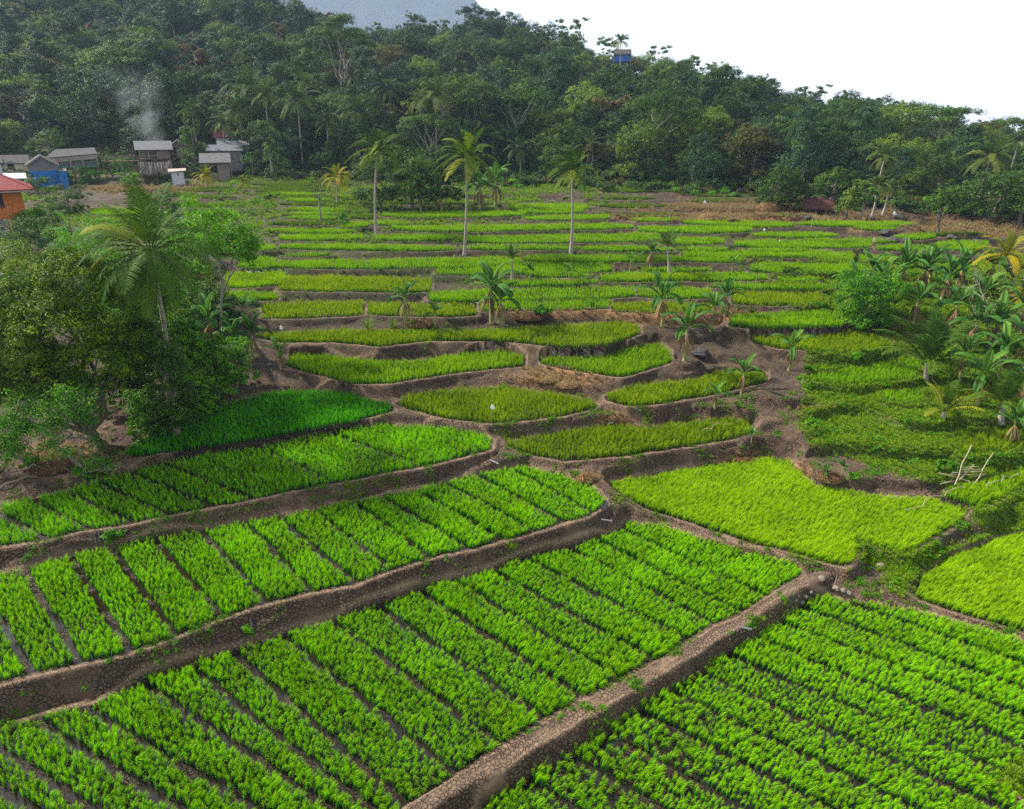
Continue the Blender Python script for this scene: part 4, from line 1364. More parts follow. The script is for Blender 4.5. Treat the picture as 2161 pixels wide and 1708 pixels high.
0 and palm('gc', 1905, 640, 62, Y=52, label='young coconut palm standing in the bananas behind the round green bush', r0=.13)
palm('gb', 1805, 556, 26, base=(1812, 600), label='small ragged young palm at the upper left of the banana grove', r0=.12)
0 and palm('ga', 2092, 660, 40, Y=50, label='grey green young palm among bare twigs near the right edge', r0=.12)
for c, a, b, rp, kw, lb in [
    ('fa', 627, 215, 58, dict(base=(640, 364)), 'tall dark coconut palm with a long bare trunk, before the wood left of centre'),
    ('fb', 645, 178, 40, dict(Y=182), 'tall coconut palm just behind the long trunked one'),
    ('fc', 525, 188, 62, dict(Y=172), 'big dark coconut palm above the village sheds'),
    ('fa', 505, 235, 40, dict(Y=170), 'coconut palm with drooping fronds right of the village smoke'),
    ('fa', 754, 238, 52, dict(Y=160), 'dark coconut palm at the wood edge behind the leftmost wind bent palm'),
    ('fb', 921, 205, 54, dict(base=(921, 350)), 'tall dark coconut palm with two neighbours, above the wind bent middle palm'),
    ('fc', 888, 212, 34, dict(base=(886, 340)), 'slim coconut palm touching the left side of a taller dark one'),
    ('fb', 822, 190, 40, dict(Y=185), 'dim coconut palm half hidden in the wood at centre left'),
    ('fa', 1097, 318, 40, dict(base=(1097, 372)), 'low coconut palm at the forest foot with evenly hanging fronds'),
    ('fc', 1170, 305, 32, dict(Y=152), 'coconut palm half hidden at the forest foot, behind the wind swept palm'),
    ('fc', 1245, 312, 40, dict(base=(1238, 362)), 'brown tinged coconut palm at the forest foot, left one of a touching pair'),
    ('fa', 1300, 302, 34, dict(base=(1303, 350)), 'brown tinged coconut palm at the forest foot, right one of a touching pair'),
    ('fc', 1492, 315, 34, dict(base=(1488, 380)), 'yellow green coconut palm at the foot of the wood above the stepped brown banks'),
    ('fb', 1608, 312, 32, dict(base=(1604, 372)), 'yellow topped coconut palm above the two round trees on the right'),
    ('fc', 1868, 332, 42, dict(Y=118), 'brown tinged coconut palm standing highest behind the ruined tile roof'),
    ('fa', 1953, 340, 30, dict(Y=122), 'small brown coconut palm right of the highest one near the right wood'),
    ('fb', 1850, 392, 40, dict(base=(1838, 462)), 'green coconut palm beside the yellow green bush, left one of two'),
    ('fc', 1876, 402, 34, dict(base=(1862, 455)), 'yellow green coconut palm beside the yellow green bush, right one of two'),
    ('fb', 2090, 335, 60, dict(Y=108), 'large dark coconut palm in the wood near the right edge'),
    ('fa', 2030, 300, 26, dict(Y=150), 'coconut palm top against the sky at the right end of the ridge'),
    ('fb', 2105, 285, 24, dict(Y=152), 'small coconut palm top on the ridge near the right edge'),
    ('fa', 2150, 300, 34, dict(Y=125), 'coconut palm crown cut by the right edge under the ridge'),
    ('fb', 1310, 88, 24, dict(Y=262), 'coconut palm on the ridge beside the blue hut'),
    ('fc', 745, 165, 34, dict(Y=200), 'pale coconut palm deep in the wood left of centre'),
    ('fb', 560, 205, 40, dict(Y=168), 'coconut palm touching the right side of the big one above the sheds'), ('fc', 690, 262, 38, dict(Y=158), 'low coconut palm between the long trunked palm and the giant tree'), ('fa', 470, 262, 34, dict(Y=165), 'short coconut palm directly above the village sheds'), ('fa', 1375, 330, 30, dict(Y=148), 'small coconut palm at the forest foot right of the touching pair'),
    ('fb', 1020, 262, 36, dict(Y=158), 'coconut palm at the wood edge, right of the wind bent middle palm'), ('fc', 1690, 322, 28, dict(Y=135), 'small coconut palm in the wood above the darker round tree'), ('fa', 2000, 345, 36, dict(Y=116), 'coconut palm in the wood above the lone lollipop shaped tree'), ('fb', 345, 250, 30, dict(Y=178), 'dim coconut palm right beside the smoke'),
    ('fa', 405, 235, 36, dict(Y=172), 'coconut palm behind the houses, partly hidden by a tree'),
]:
    palm(c, a, b, rp, label=lb, group='coconut palms along the wood', coco=False, r0=.19, **kw)

# the near palm on the left, every frond a part
def near_palm():
    Y = 39.0
    d = ray(318, 528)
    x = d[0] / d[1] * Y
    bx = x - 0.5
    g = Vector((bx, Y, gz(bx, Y)))
    top = Vector((x, Y, CAM_H + d[2] * Y / d[1]))
    h = top.z - g.z
    e = thing('coconut_palm', g, 'largest coconut palm, feathery green with some yellow fronds, among the left trees', 'palm')
    link('trunk', palm_trunk(h, (0.5, 0), 5, 0.17, 0.3), e)
    r = np.random.default_rng(77)
    # azimuth (0 = right, 90 = away, -90 = towards the camera), elevation, length, colour
    L = 3.95
    for az, el, ln, v, mt in [(185, 40, 1.0, .25, 'green'), (150, 62, 1.0, .15, 'green'), (120, 80, 1.05, .3, 'green'), (60, 76, 1.02, .2, 'green'), (35, 62, .95, .35, 'green'), (-60, 82, .9, .3, 'green'),
                              (200, 52, .9, .9, 'young'), (205, 14, .9, .15, 'yellow'), (215, -2, 1.05, .35, 'green'), (238, -8, 1.05, .3, 'green'), (255, -28, 1.0, .45, 'green'), (283, -30, 1.05, .5, 'green'),
                              (312, -12, 1.1, .5, 'green'), (330, 2, 1.0, .35, 'green'), (0, 28, 1.0, .4, 'green'), (20, 45, .9, .3, 'green'), (90, 50, 1.0, .2, 'green'), (165, 22, .9, .5, 'green'), (-88, 60, 1.0, .4, 'young'), (110, 15, 1, .2, 'green'), (60, 12, 1, .25, 'green'), (270, 5, 1.0, .35, 'green'), (225, 28, 1.0, .2, 'green'), (300, 25, 1.0, .3, 'green'), (345, -20, 1.0, .5, 'green'), (195, -18, 1.0, .5, 'green'), (268, -50, .9, .6, 'green'), (315, 50, 1, .3, 'green')]:
        gg = Geo()
        a = math.radians(az)
        frond(gg, (math.cos(a) * .12, math.sin(a) * .12, 0), a, math.radians(el), L * ln, r, pairs=60, ll=1.0, wid=0.027, segs=2, droop=0.85, wind=(-0.1, 0, 0), v=v, hang=0.6, rad=0.04)
        o = link('frond', gg.mesh('frond', PM[mt]), e, loc=(0.5, 0, h))
        if mt == 'yellow':
            o['label'] = 'golden yellow old frond'
    link('coconuts', nuts(14, 3, NUTM, 0.15), e, loc=(0.5, 0, h))
near_palm()

# ------------------------------------------------------------------ separate trees and bushes
def tree_at(base, kind, hpx, rpx, mat, label, seed, leaf=0.3, n=6000, bark=BARK, name='tree', cat='tree', Y=None, bole=0.35, group=None):
    g = ground(*base) if Y is None else None
    if Y is not None:
        d = ray(*base); x = d[0] / d[1] * Y
        g = Vector((x, Y, gz(x, Y)))
    _, _, fd = proj(g.x, g.y, g.z)
    h, cr = hpx / FPX * fd * 1.04, rpx / FPX * fd
    tm, cm = broad_tree(seed, h, cr, kind, LM[mat], leaf, n, bark, bole)
    e = thing(name, g, label, cat, group)
    link('trunk', tm, e); link('crown', cm, e)
    return e

tree_at((1632, 440), 'round', 82, 46, 'mid', 'round green tree with a short trunk, left of the ruined tile roof', 301, .24, 8000, bole=.12)
tree_at((1668, 446), 'round', 76, 34, 'dark', 'darker tree touching the round green one left of the ruined tile roof', 302, .24, 6000, bole=.12)
tree_at((1750, 430), 'round', 72, 42, 'mid', 'pale trunked grey green tree behind the ruined tile roof', 303, .24, 5000, bark=BARKP, bole=.25)
tree_at((1788, 463), 'tall', 78, 30, 'light', 'yellow green small tree between the ruined tile roof and the palm pair', 304, .24, 4200, bole=.2)
tree_at((1818, 465), 'sparse', 70, 26, 'fresh', 'thin bright green sapling in front of the palm pair', 305, .22, 2200, bark=BARKP)
tree_at((1978, 498), 'round', 94, 36, 'mid', 'lone lollipop shaped tree on a thin trunk by the stepped brown banks', 306, .22, 6000, bole=.35)
tree_at((2085, 470), 'round', 120, 66, 'dark', 'broad dark tree standing at the right end of the terraces', 307, .28, 9000, bole=.1)
tree_at((2150, 480), 'tall', 150, 46, 'mid', 'tall bright sided tree cut by the right edge above the golden palm', 308, .26, 9000, bole=.1)
tree_at((2020, 455), 'round', 60, 50, 'mid', 'low bushy tree left of the broad dark one on the right', 309, .26, 6000, bole=.1)
tree_at((805, 445), 'round', 135, 66, 'dark', 'dense dark tree behind the leftmost wind bent palm', 310, .26, 11000, bole=.05)
tree_at((870, 442), 'round', 135, 60, 'mid', 'tallest dense tree in the clump between the wind bent palms', 311, .26, 11000, bole=.05)
tree_at((930, 440), 'round', 118, 52, 'dark', 'dense dark tree behind the left pair of banana plants', 312, .26, 9000, bole=.05)
tree_at((678, 468), 'sparse', 84, 14, 'olive', 'thin grey dying sapling on the upper left terraces', 313, .16, 500, bark=BARKP)
tree_at((727, 478), 'round', 34, 12, 'fresh', 'small leafy bush on the bund near the leftmost wind bent palm', 314, .16, 1200, name='bush', cat='bush', bole=.05)
tree_at((1820, 695), 'round', 105, 68, 'fresh', 'round bright green bush at the left of the banana grove', 315, .17, 16000, name='bush', cat='bush', bole=.02)
tree_at((1668, 590), 'round', 26, 20, 'mid', 'small dark bush between two terraces right of centre', 316, .16, 1800, name='bush', cat='bush', bole=.02)
tree_at((300, 330), 'round', 80, 50, 'dark', 'dark round tree behind the smoke in the village', 317, .34, 6000, bole=.1, Y=172)
tree_at((415, 352), 'tall', 125, 34, 'mid', 'slender leafy tree standing between the two village verandas', 318, .30, 6000, bole=.1, Y=158)
tree_at((210, 320), 'round', 100, 62, 'dark', 'large dark tree behind the long stilt house', 319, .36, 8000, bole=.1, Y=180)
tree_at((95, 330), 'umbrella', 120, 48, 'light', 'tall yellow green tree with pale open branches, upper left of the village', 320, .30, 2600, bark=BARKP, Y=185)
tree_at((110, 325), 'round', 60, 44, 'mid', 'bushy green tree behind the grey roofed houses', 321, .34, 5000, bole=.05, Y=172)
tree_at((735, 290), 'umbrella', 200, 60, 'mid', 'flat topped giant tree rising over the wood left of centre', 322, .34, 15000, bark=BARKP, Y=200)
tree_at((575, 372), 'tall', 110, 34, 'mid', 'tall thin trunked tree right of the village edge', 323, .30, 5000, bark=BARKP, Y=150, bole=.3)
tree_at((1015, 330), 'umbrella', 150, 62, 'mid', 'flat topped tree with long pale forked trunks, right of the wind bent middle palm', 324, .32, 12000, bark=BARKP, Y=165)
tree_at((1775, 240), 'umbrella', 52, 36, 'olive', 'thin umbrella shaped tree standing out against the sky on the right ridge', 325, .40, 3600, Y=238)
tree_at((1965, 280), 'umbrella', 48, 26, 'dark', 'dark layered tree against the sky near the right end of the ridge', 326, .45, 3000, Y=205)
tree_at((1125, 70), 'sparse', 60, 30, 'olive', 'half bare tree with curling twigs on the ridge top', 327, .45, 700, bark=BARKP, Y=318)
tree_at((905, 60), 'sparse', 54, 30, 'rust', 'bare branched tree on the ridge in front of the blue mountain', 328, .45, 500, bark=BARKP, Y=325)
tree_at((1210, 110), 'round', 58, 26, 'dark', 'dark rounded tree on the ridge beside a pale pole', 329, .5, 2500, Y=300)

for i, (bx, by, hp, rp, mt, lb) in enumerate([
    (70, 530, 60, 70, 'mid', 'green bush left of the largest palm, below the red roofed house'), (20, 640, 120, 90, 'mango', 'dark bush at the left edge under the stone wall'),
    (190, 560, 90, 80, 'fresh', 'bright leafy bush at the left foot of the largest palm'), (250, 640, 110, 80, 'mango', 'dark glossy shrub in the shade left of the largest palm'),
    (395, 560, 110, 66, 'dark', 'dark shrub behind the right side of the largest palm'), (420, 660, 130, 60, 'mango', 'dark broad shrub under the thin sapling'), (360, 760, 130, 62, 'mango', 'dark shrub hiding the foot of the largest palm'),
    (30, 490, 26, 40, 'dark', 'dark low bush beside the stone wall of the red roofed house'), (150, 455, 60, 44, 'mid', 'grey green bush behind the fan leaved tree'), (480, 530, 50, 40, 'fresh', 'bright green bush behind the thin sapling'), (350, 480, 70, 50, 'mid', 'green shrub hidden behind the largest palm')]):
    tree_at((bx, by), 'round', hp, rp, mt, lb, 400 + i, 0.17, 9000, name='bush', cat='bush', bole=.02)

def grown_tree(base, Y, seed, length, rad, depth, label, mat, per, size, crad, name='tree', cat='tree', direc=(0, 0, 1), bark=BARK, spread=.55, up=.15, kids=3, flat=.8, shrink=.68, aspect=.45, gnarl=.12, scale=1.0):
    if Y is None:
        g = ground(*base)
    else:
        d = ray(*base); x = d[0] / d[1] * Y
        g = Vector((x, Y, gz(x, Y)))
    tubes, tips = grow(seed, (0, 0, -0.2), direc, length, rad, depth, spread, up, kids, shrink, gnarl)
    gt, gc = Geo(), Geo()
    for p, rd, sd in tubes:
        gt.add(*tube(p, rd, sd))
    if per:
        sprigs(gc, tips, np.random.default_rng(seed + 1), per, size, crad, flat, aspect)
    e = thing(name, g, label, cat, scale=scale)
    link('trunk', gt.mesh('trunk', bark, True), e)
    if per:
        link('crown', gc.mesh('crown', LM[mat]), e)
    return e

# the big dark tree on the left: leafy all over, made of many clumps
def left_tree():
    Y = 37.5
    d = ray(150, 800); x = d[0] / d[1] * Y
    g = Vector((x, Y, gz(x, Y)))
    e = thing('mango_tree', g, 'massive dark olive tree filling the left side, with rusty young leaves', 'tree')
    r = np.random.default_rng(5)
    lobes = []
    for (a, b, rp, dy) in [(60, 640, 95, 0), (150, 600, 85, .5), (215, 660, 85, 0), (120, 700, 110, -1), (30, 740, 90, -1), (205, 760, 80, -1), (60, 800, 70, -1.2), (140, 560, 55, 1), (255, 720, 50, -.5), (-40, 680, 100, 0), (250, 800, 40, -.6), (20, 600, 70, .8), (110, 790, 80, -1.5), (50, 840, 50, -1.6), (150, 820, 50, -1.2), (-20, 820, 80, -1.5), (260, 770, 45, -1)]:
        yy = Y + dy
        dd = ray(a, b); t = yy / dd[1]
        _, _, f_ = proj(dd[0] * t, yy, CAM_H + dd[2] * t)
        s = rp / FPX * f_
        lobes.append((dd[0] * t - g.x, dy, CAM_H + dd[2] * t - g.z, s, s * .9, s * .8))
    gc, gt = Geo(), Geo()
    crown_geo(gc, lobes, 90000, 0.17, 9, clump=0.20, aspect=0.33, inner=.5)
    for L in lobes:
        b, rb = limb(r, (0.3, 0, 0.5), np.array(L[:3]), 0.16, 0.04, sag=0.3, n=7, wob=.05)
        gt.add(*tube(b, rb, 6))
    p, rd = limb(r, (0.6, 0, -0.3), (0.3, 0, 1.2), .24, .18, n=6, wob=.05)
    gt.add(*tube(p, rd, 8))
    link('trunk', gt.mesh('trunk', BARK, True), e)
    link('crown', gc.mesh('crown', LM['mango']), e)
left_tree()
tree_at((1296, 135), 'round', 42, 24, 'dark', 'dark tree hiding the foot of the blue ridge hut, left one', 441, .5, 2500, Y=262)
tree_at((1330, 138), 'round', 40, 24, 'mid', 'green tree hiding the foot of the blue ridge hut, right one', 442, .5, 2500, Y=262)
grown_tree((160, 920), 34.6, 61, 2.5, .12, 4, 'feathery bright green tree with grey twigs at the lower left', 'fresh', 24, .17, .22, direc=(-.25, -.05, .95), spread=.75, up=.02, kids=3, bark=BARKP, shrink=.72, aspect=.38)
grown_tree((50, 925), 34.8, 62, 2.1, .10, 4, 'lower feathery green tree overhanging the brown mound at the left edge', 'fresh', 24, .17, .22, direc=(-.2, -.1, .9), spread=.8, up=.0, kids=3, bark=BARKP, shrink=.72, aspect=.38)
grown_tree((468, 745), None, 63, 5.6, .12, 4, 'slender grey trunked sapling with an airy bright crown right of the largest palm', 'fresh', 30, .24, .32, direc=(.03, 0, 1), spread=.62, up=.10, kids=3, bark=BARKP, shrink=.60, gnarl=.05, aspect=.42)
grown_tree((150, 498), None, 64, 2.7, .11, 4, 'fan leaved green tree in front of the red roofed house', 'fresh', 12, .30, .24, direc=(-.3, 0, .9), spread=.7, up=.05, kids=3, bark=BARKP, shrink=.66, aspect=.4)
grown_tree((2085, 735), None, 65, 2.6, .07, 4, 'leafless grey shrub with tangled twigs near the right edge', 'light', 3, .16, .18, direc=(0, 0, 1), spread=.6, up=.12, kids=3, bark=BARKP, name='shrub', cat='shrub')
grown_tree((2130, 690), None, 66, 2.4, .07, 4, 'dry shrub with a few yellow leaves, cut by the right edge', 'light', 3, .16, .18, direc=(0, 0, 1), spread=.65, up=.1, kids=3, bark=BARKP, name='shrub', cat='shrub')
grown_tree((2050, 640), None, 67, 2.3, .08, 3, 'bleached bare forked trunk above the banana grove', 'light', 0, .16, .18, direc=(.1, 0, 1), spread=.5, up=.15, kids=2, bark=BARKP, name='dead_tree', cat='dead tree')

for a in [((345, 770), 'round', 320, 92, 'fresh', 'tall leafy tree directly behind the largest palm', 431, .2, 26000, 44), ((430, 740), 'round', 170, 56, 'fresh', 'bright leafy tree at the foot of the slender sapling', 432, .19, 14000, 43),
          ((250, 720), 'round', 210, 80, 'mango', 'dark tree between the largest palm and the massive dark tree', 433, .19, 16000, 42), ((30, 690), 'round', 150, 90, 'mango', 'dark tree at the left edge behind the massive dark tree', 434, .2, 14000, 46),
          ((300, 830), 'round', 120, 46, 'fresh', 'bright leafy bush among the bananas on the mound', 450, .15, 7000, 38.2), ((395, 800), 'round', 150, 50, 'fresh', 'bright green bush right of the largest palm trunk', 451, .16, 9000, 40.5),
          ((480, 700), 'round', 110, 50, 'fresh', 'light green shrub around the slender sapling', 452, .16, 7000, 45), ((230, 560), 'round', 120, 80, 'fresh', 'bright green tree top between the fan leaved tree and the largest palm', 453, .2, 12000, 52), ((420, 560), 'round', 110, 70, 'mid', 'green tree behind the right fronds of the largest palm', 454, .2, 12000, 55), ((100, 530), 'round', 60, 70, 'mid', 'green shrubbery tree under the fan leaved tree', 455, .2, 10000, 60), ((310, 500), 'round', 100, 60, 'fresh', 'light green tree directly behind the largest palm crown', 456, .2, 9000, 62),
          ((345, 770), 'round', 270, 56, 'mid', 'leafy green tree hiding the lower trunk of the largest palm', 457, .16, 15000, 38.2),
          ((410, 740), 'round', 120, 50, 'mid', 'rounded shrub between the largest palm and the dark bananas', 436, .17, 8000, 42)]:
    tree_at(a[0], a[1], a[2], a[3], a[4], a[5], a[6], a[7], a[8], bole=.03, Y=a[9])
for i, (x, y, hp, rp, mt) in enumerate([(238, 372, 34, 20, 'mid'), (262, 366, 26, 18, 'fresh'), (285, 356, 34, 18, 'dark'), (225, 352, 30, 16, 'mid'), (318, 378, 20, 16, 'mid'), (375, 346, 34, 18, 'dark'), (404, 350, 36, 18, 'mid'), (160, 392, 26, 22, 'dark'), (192, 384, 20, 18, 'fresh'), (420, 374, 24, 16, 'mid'), (508, 366, 40, 20, 'dark'), (535, 372, 36, 20, 'mid'), (345, 388, 18, 18, 'mid'), (275, 388, 16, 20, 'fresh'), (80, 404, 24, 24, 'mid'), (40, 392, 26, 20, 'dark')]):
    tree_at((x, y + 3), 'round', hp * 1.5, rp * 1.35, mt, ['green', 'light green', 'dark', 'bushy', 'low', 'leafy', 'rounded', 'wide', 'small bright', 'loose', 'tall dark', 'tall green', 'flat', 'pale', 'broad', 'dense'][i] + ' village shrub ' + ['below the walkway, left', 'below the walkway, middle', 'beside the smoky woven house', 'at the stilt house end', 'before the thatched shed', 'under the second woven house', 'right of the second woven house', 'covering the black rock', 'under the stilt house', 'left of the plank shed', 'right of the plank shed', 'at the forest corner', 'before the white hut', 'on the bare village ground', 'before the blue gable', 'before the cream house'][i], 470 + i, .26, 2600, name='bush', cat='bush', bole=.02, group='shrubs in the village')
# ------------------------------------------------------------------ bananas
BAN = [banana_meshes(s, 3.0, nl, 1.9, tr) for s, nl, tr in ((1, 8, .5), (2, 7, .25), (3, 9, .6), (4, 6, .15))]
def banana(px, py, hpx, label, var=None, Y=None, group=None):
    if Y is None:
        g = ground(px, py)
    else:
        d = ray(px, py); x = d[0] / d[1] * Y
        g = Vector((x, Y, gz(x, Y)))
    _, _, fd = proj(g.x, g.y, g.z)
    s = hpx / FPX * fd / 3.0
    k = R.randrange(4) if var is None else var
    e = thing('banana_plant', g, label, 'banana plant', group, R.uniform(0, 6.28), s)
    st, lf, dd = BAN[k]
    link('pseudostem', st, e); link('crown', lf, e)
    if dd and hpx > 55:
        link('dead_leaves', dd, e)
    return e
for px_, py_, hp, v, lb in [
    (288, 832, 135, 0, 'banana plant with brown dried stems on the mound below the largest palm'), (312, 845, 150, 2, 'tallest banana plant on the mound, its leaves hanging straight down'),
    (455, 742, 110, 2, 'dark banana plant at the foot of the slender sapling'), (500, 765, 95, 0, 'banana plant with many dead leaves right of the slender sapling'), (535, 755, 85, 2, 'banana plant at the left end of the long olive terrace'), (520, 690, 70, 1, 'bright banana plant behind the dark ones by the sapling'),
    (592, 780, 64, 1, 'small banana plant beside the white bag above the dark green field'),
    (857, 684, 92, 3, 'upright banana plant with a yellow hanging leaf on bare earth'), (919, 690, 52, 3, 'small banana plant right of the upright one on bare earth'),
    (1038, 682, 128, 1, 'tall banana plant, left one of the touching pair in the middle of the terraces'), (1058, 690, 96, 0, 'shorter banana plant, right one of the touching pair in the middle of the terraces'),
    (1118, 592, 36, 0, 'tiny dark banana plant right of the small yellow palm'), (1201, 598, 42, 3, 'small banana plant on the middle terraces below the tall palm'), (1330, 572, 40, 1, 'small banana plant left of the dark young palm'), (1372, 566, 58, 0, 'dried banana plant touching the left of the dark young palm'),
    (1398, 690, 105, 2, 'blue green banana plant leading the row of four on the right bank'), (1445, 762, 118, 0, 'largest banana plant on the dark mound in the row of four'), (1500, 700, 84, 1, 'banana plant behind the dark mound, third of the row of four'), (1530, 668, 72, 2, 'banana plant at the far end of the row of four'),
    (1665, 782, 84, 3, 'lone banana plant in front of the oval field'), (1565, 832, 80, 1, 'banana plant with a yellow stem foot beside the olive terrace'), (1508, 862, 56, 1, 'small banana plant with a brown leaf on the bank edge'),
    (888, 446, 66, 1, 'banana plant before the dark clump, left of a pair'), (932, 446, 76, 0, 'banana plant before the dark clump, right of a pair'), (1012, 444, 78, 2, 'banana plant just right of the tallest bent palm trunk'), (1046, 440, 88, 3, 'banana plant with upright leaves behind the bare patch'),
    (1790, 652, 84, 2, 'banana plant leaning left over the round green bush'), (1850, 640, 92, 0, 'banana plant at the left top of the large grove'), (1895, 625, 100, 2, 'banana plant in the large grove, directly above the big young palm'), (1940, 628, 98, 0, 'banana plant in the large grove, right of the grove middle'), (1985, 640, 96, 2, 'banana plant at the right top of the large grove'),
    (2005, 700, 96, 0, 'banana plant with torn grey leaves in the large grove, beside the big young palm'), (2045, 745, 104, 2, 'banana plant with drooping blue leaves between the shrub and the young palm'), (2060, 860, 120, 3, 'banana plant with one tall upright leaf near the right young palm'), (2105, 800, 110, 1, 'banana plant with a broad pale leaf near the right edge'), (2150, 790, 120, 0, 'banana plant with hanging torn leaves cut by the right edge'), (2120, 640, 80, 2, 'grey green banana plant under the golden palm'),
    (1738, 1018, 40, 1, 'small banana shoot on the leaf litter above the crescent field'), (1775, 1005, 36, 3, 'low banana shoot beside the leaf litter mound'), (1585, 935, 34, 1, 'thin banana shoot on the eroded brown bank'), (1595, 600, 38, 1, 'small banana plant with a yellow leaf below the thin far terrace'),
    (1545, 575, 36, 1, 'small banana plant right of the dark young palm'), (1925, 385, 36, 1, 'banana plant at the foot of the right wood'), (1345, 385, 40, 0, 'banana plant at the forest foot behind the dry grass'), (1395, 382, 44, 1, 'upright banana plant at the forest foot above the dry grass'), (1235, 388, 40, 0, 'banana plant behind the rightmost bent palm'), (1478, 345, 40, 2, 'banana plant under the yellow green forest palm'), (505, 330, 50, 2, 'banana plant beside the village shed roofs')]:
    banana(px_, py_, hp, lb, v)
for i, (x, y, hp, v) in enumerate([(1830, 618, 84, 0), (1870, 660, 90, 2), (1925, 690, 96, 1), (1960, 600, 84, 0), (2015, 620, 92, 2), (2060, 680, 100, 0), (2090, 740, 104, 2), (2025, 800, 96, 0), (2140, 720, 110, 2), (2085, 610, 84, 1), (2150, 860, 110, 0), (2130, 940, 90, 2)]):
    banana(x, y, hp, 'banana plant in the right grove, ' + ['behind the round green bush', 'right of the round green bush', 'above the big trunkless palm', 'at the top edge of the grove', 'under the bleached forked trunk', 'left of the tangled shrub', 'below the tangled shrub', 'left of the right young palm', 'at the right edge below the dry shrub', 'near the golden palm foot', 'at the right edge beside bare earth', 'lowest, over the small field'][i], v)
# ------------------------------------------------------------------ grass, weeds, undergrowth
def grass_meshes(nm, mt, n, h, spread, width, k=3):
    return proto_collection(nm, [rice_mesh('tuft', mt, n, h * s, spread, width, 2, 0.6, 500 + i, .1) for i, s in enumerate((1, .75, 1.25)[:k])])
GM = leaf_mat('grass_blades', (0.050, 0.130, 0.003), (0.160, 0.310, 0.005), (0.32, 0.46, 0.015), .3)
GD = leaf_mat('dry_grass', (0.16, 0.10, 0.045), (0.30, 0.21, 0.09), (0.42, 0.34, 0.16), .3, .8)
GRASS = grass_meshes('grass', GM, 16, .16, .16, .010)
DRYG = grass_meshes('dry_grass', GD, 16, .22, .2, .012)
def weed_mesh(seed, mt, n, rad, h, leaf):
    g = Geo()
    crown_geo(g, [(0, 0, h * .45, rad, rad, h * .5)], n, leaf, seed, clump=.5, aspect=.6)
    return g.mesh('weed', mt)
WEEDS = proto_collection('weed', [weed_mesh(700, LM['fresh'], 90, .22, .25, .09), weed_mesh(701, LM['fresh'], 120, .3, .25, .09), weed_mesh(702, LM['light'], 90, .22, .2, .08)])
BUSHES = proto_collection('undergrowth', [weed_mesh(710, LM['dark'], 900, 1.3, 1.7, .26), weed_mesh(711, LM['mid'], 900, 1.2, 1.5, .26), weed_mesh(712, LM['olive'], 700, 1.1, 1.2, .24), weed_mesh(713, LM['fresh'], 600, .9, 1.0, .2)])

def by_prob(x0, x1, y0, y1, dens, prob, seed):
    r = np.random.default_rng(seed)
    n = int((x1 - x0) * (y1 - y0) * dens)
    x, y = r.uniform(x0, x1, n), r.uniform(y0, y1, n)
    return x, y, r

def from_grid(num, weight, seed):
    r = np.random.default_rng(seed)
    X, Y, Z = G['X'], G['Y'], G['Z']
    dx = np.gradient(X, axis=1); dy = np.gradient(Y, axis=0)
    w = (weight * dx * dy)
    w = np.where((G['px'] > -300) & (G['px'] < 2460) & (G['py'] < 1800) & (Y > 14), w, 0).ravel()
    w /= w.sum()
    i = r.choice(w.size, num, p=w)
    x = X.ravel()[i] + r.uniform(-.5, .5, num) * dx.ravel()[i]
    y = Y.ravel()[i] + r.uniform(-.5, .5, num) * dy.ravel()[i]
    return x, y, zfun(x, y), r, i

def put(name, coll, cnt, num, weight, s0, s1, label, cat, seed, farscale=0.0):
    x, y, z, r, i = from_grid(num, weight, seed)
    s = r.uniform(s0, s1, num) * (1 + farscale * np.clip(y - 30, 0, 90) / 60)
    scatter(name, coll, np.stack([x, y, z - .02], 1), np.stack([r.normal(0, .1, num), r.normal(0, .1, num), r.uniform(0, 6.28, num)], 1), s, r.integers(0, cnt, num), label, cat)

import bmesh
def clod(seed):
    bm = bmesh.new(); bmesh.ops.create_icosphere(bm, subdivisions=2, radius=1.0)
    for v in bm.verts:
        v.co *= 1 + .5 * mnoise.noise(v.co * 1.6 + Vector((seed, 3, 0)))
        v.co.z *= .6
    me = bpy.data.meshes.new('clod'); bm.to_mesh(me); bm.free()
    me.materials.append(CLODM)
    return me
CLODM = simple_mat('earth_clod', (.115, .080, .056), .95, .4, 8, .05, .6)
CLODS = proto_collection('clod', [clod(1), clod(5), clod(9)])
Yg, tg = G['Y'], G['t']
near_w = np.clip(1.3 - Yg / 70, .12, 1) * np.where((G['px'] < 1600) & (Yg > 44), np.where(Yg > 84, .9, .12), 1)
gmask = (G['wet'] < .5) * (tg < .02)
bank = (G['wet'] < .5) * np.clip(fbm(G['X'] / .8, Yg / .8, 401) * 4 - .2, 0, 1) * (Yg < 45) * (Yg > 18)
put('grass', GRASS, 3, 115000, np.clip(G['grs'] - .35, 0, 1) ** 1.2 * gmask * near_w, .7, 1.7, 'short green grass and herbs covering the slopes and banks between terraces', 'grass', 901, .9)
put('weeds', WEEDS, 3, 2600, np.clip(G['grs'] - .40, 0, 1) * gmask * near_w * np.clip(fbm(G['X'] / 1.5, Yg / 1.5, 402) * 4, 0.05, 1), .5, 1.1, 'leafy green weeds spread over the grassy slope on the right and the bank edges', 'weeds', 902, 1.0)
put('bank_weeds', WEEDS, 3, 4200, bank * (1 - .5 * G['rim']), .25, .6, 'small green weeds rooted in the cracked mud banks', 'weeds', 903)
put('bank_grass', GRASS, 3, 12000, bank, .35, .7, 'short grass sprouting on the cracked mud banks', 'grass', 904)
put('dry_grass', DRYG, 3, 14000, np.clip(G['dry'] - .1, 0, 1) * gmask * (0.3 + near_w), .6, 1.5, 'straw coloured dry grass and cut stalks lying on the bare terraces', 'dry grass', 905, .8)
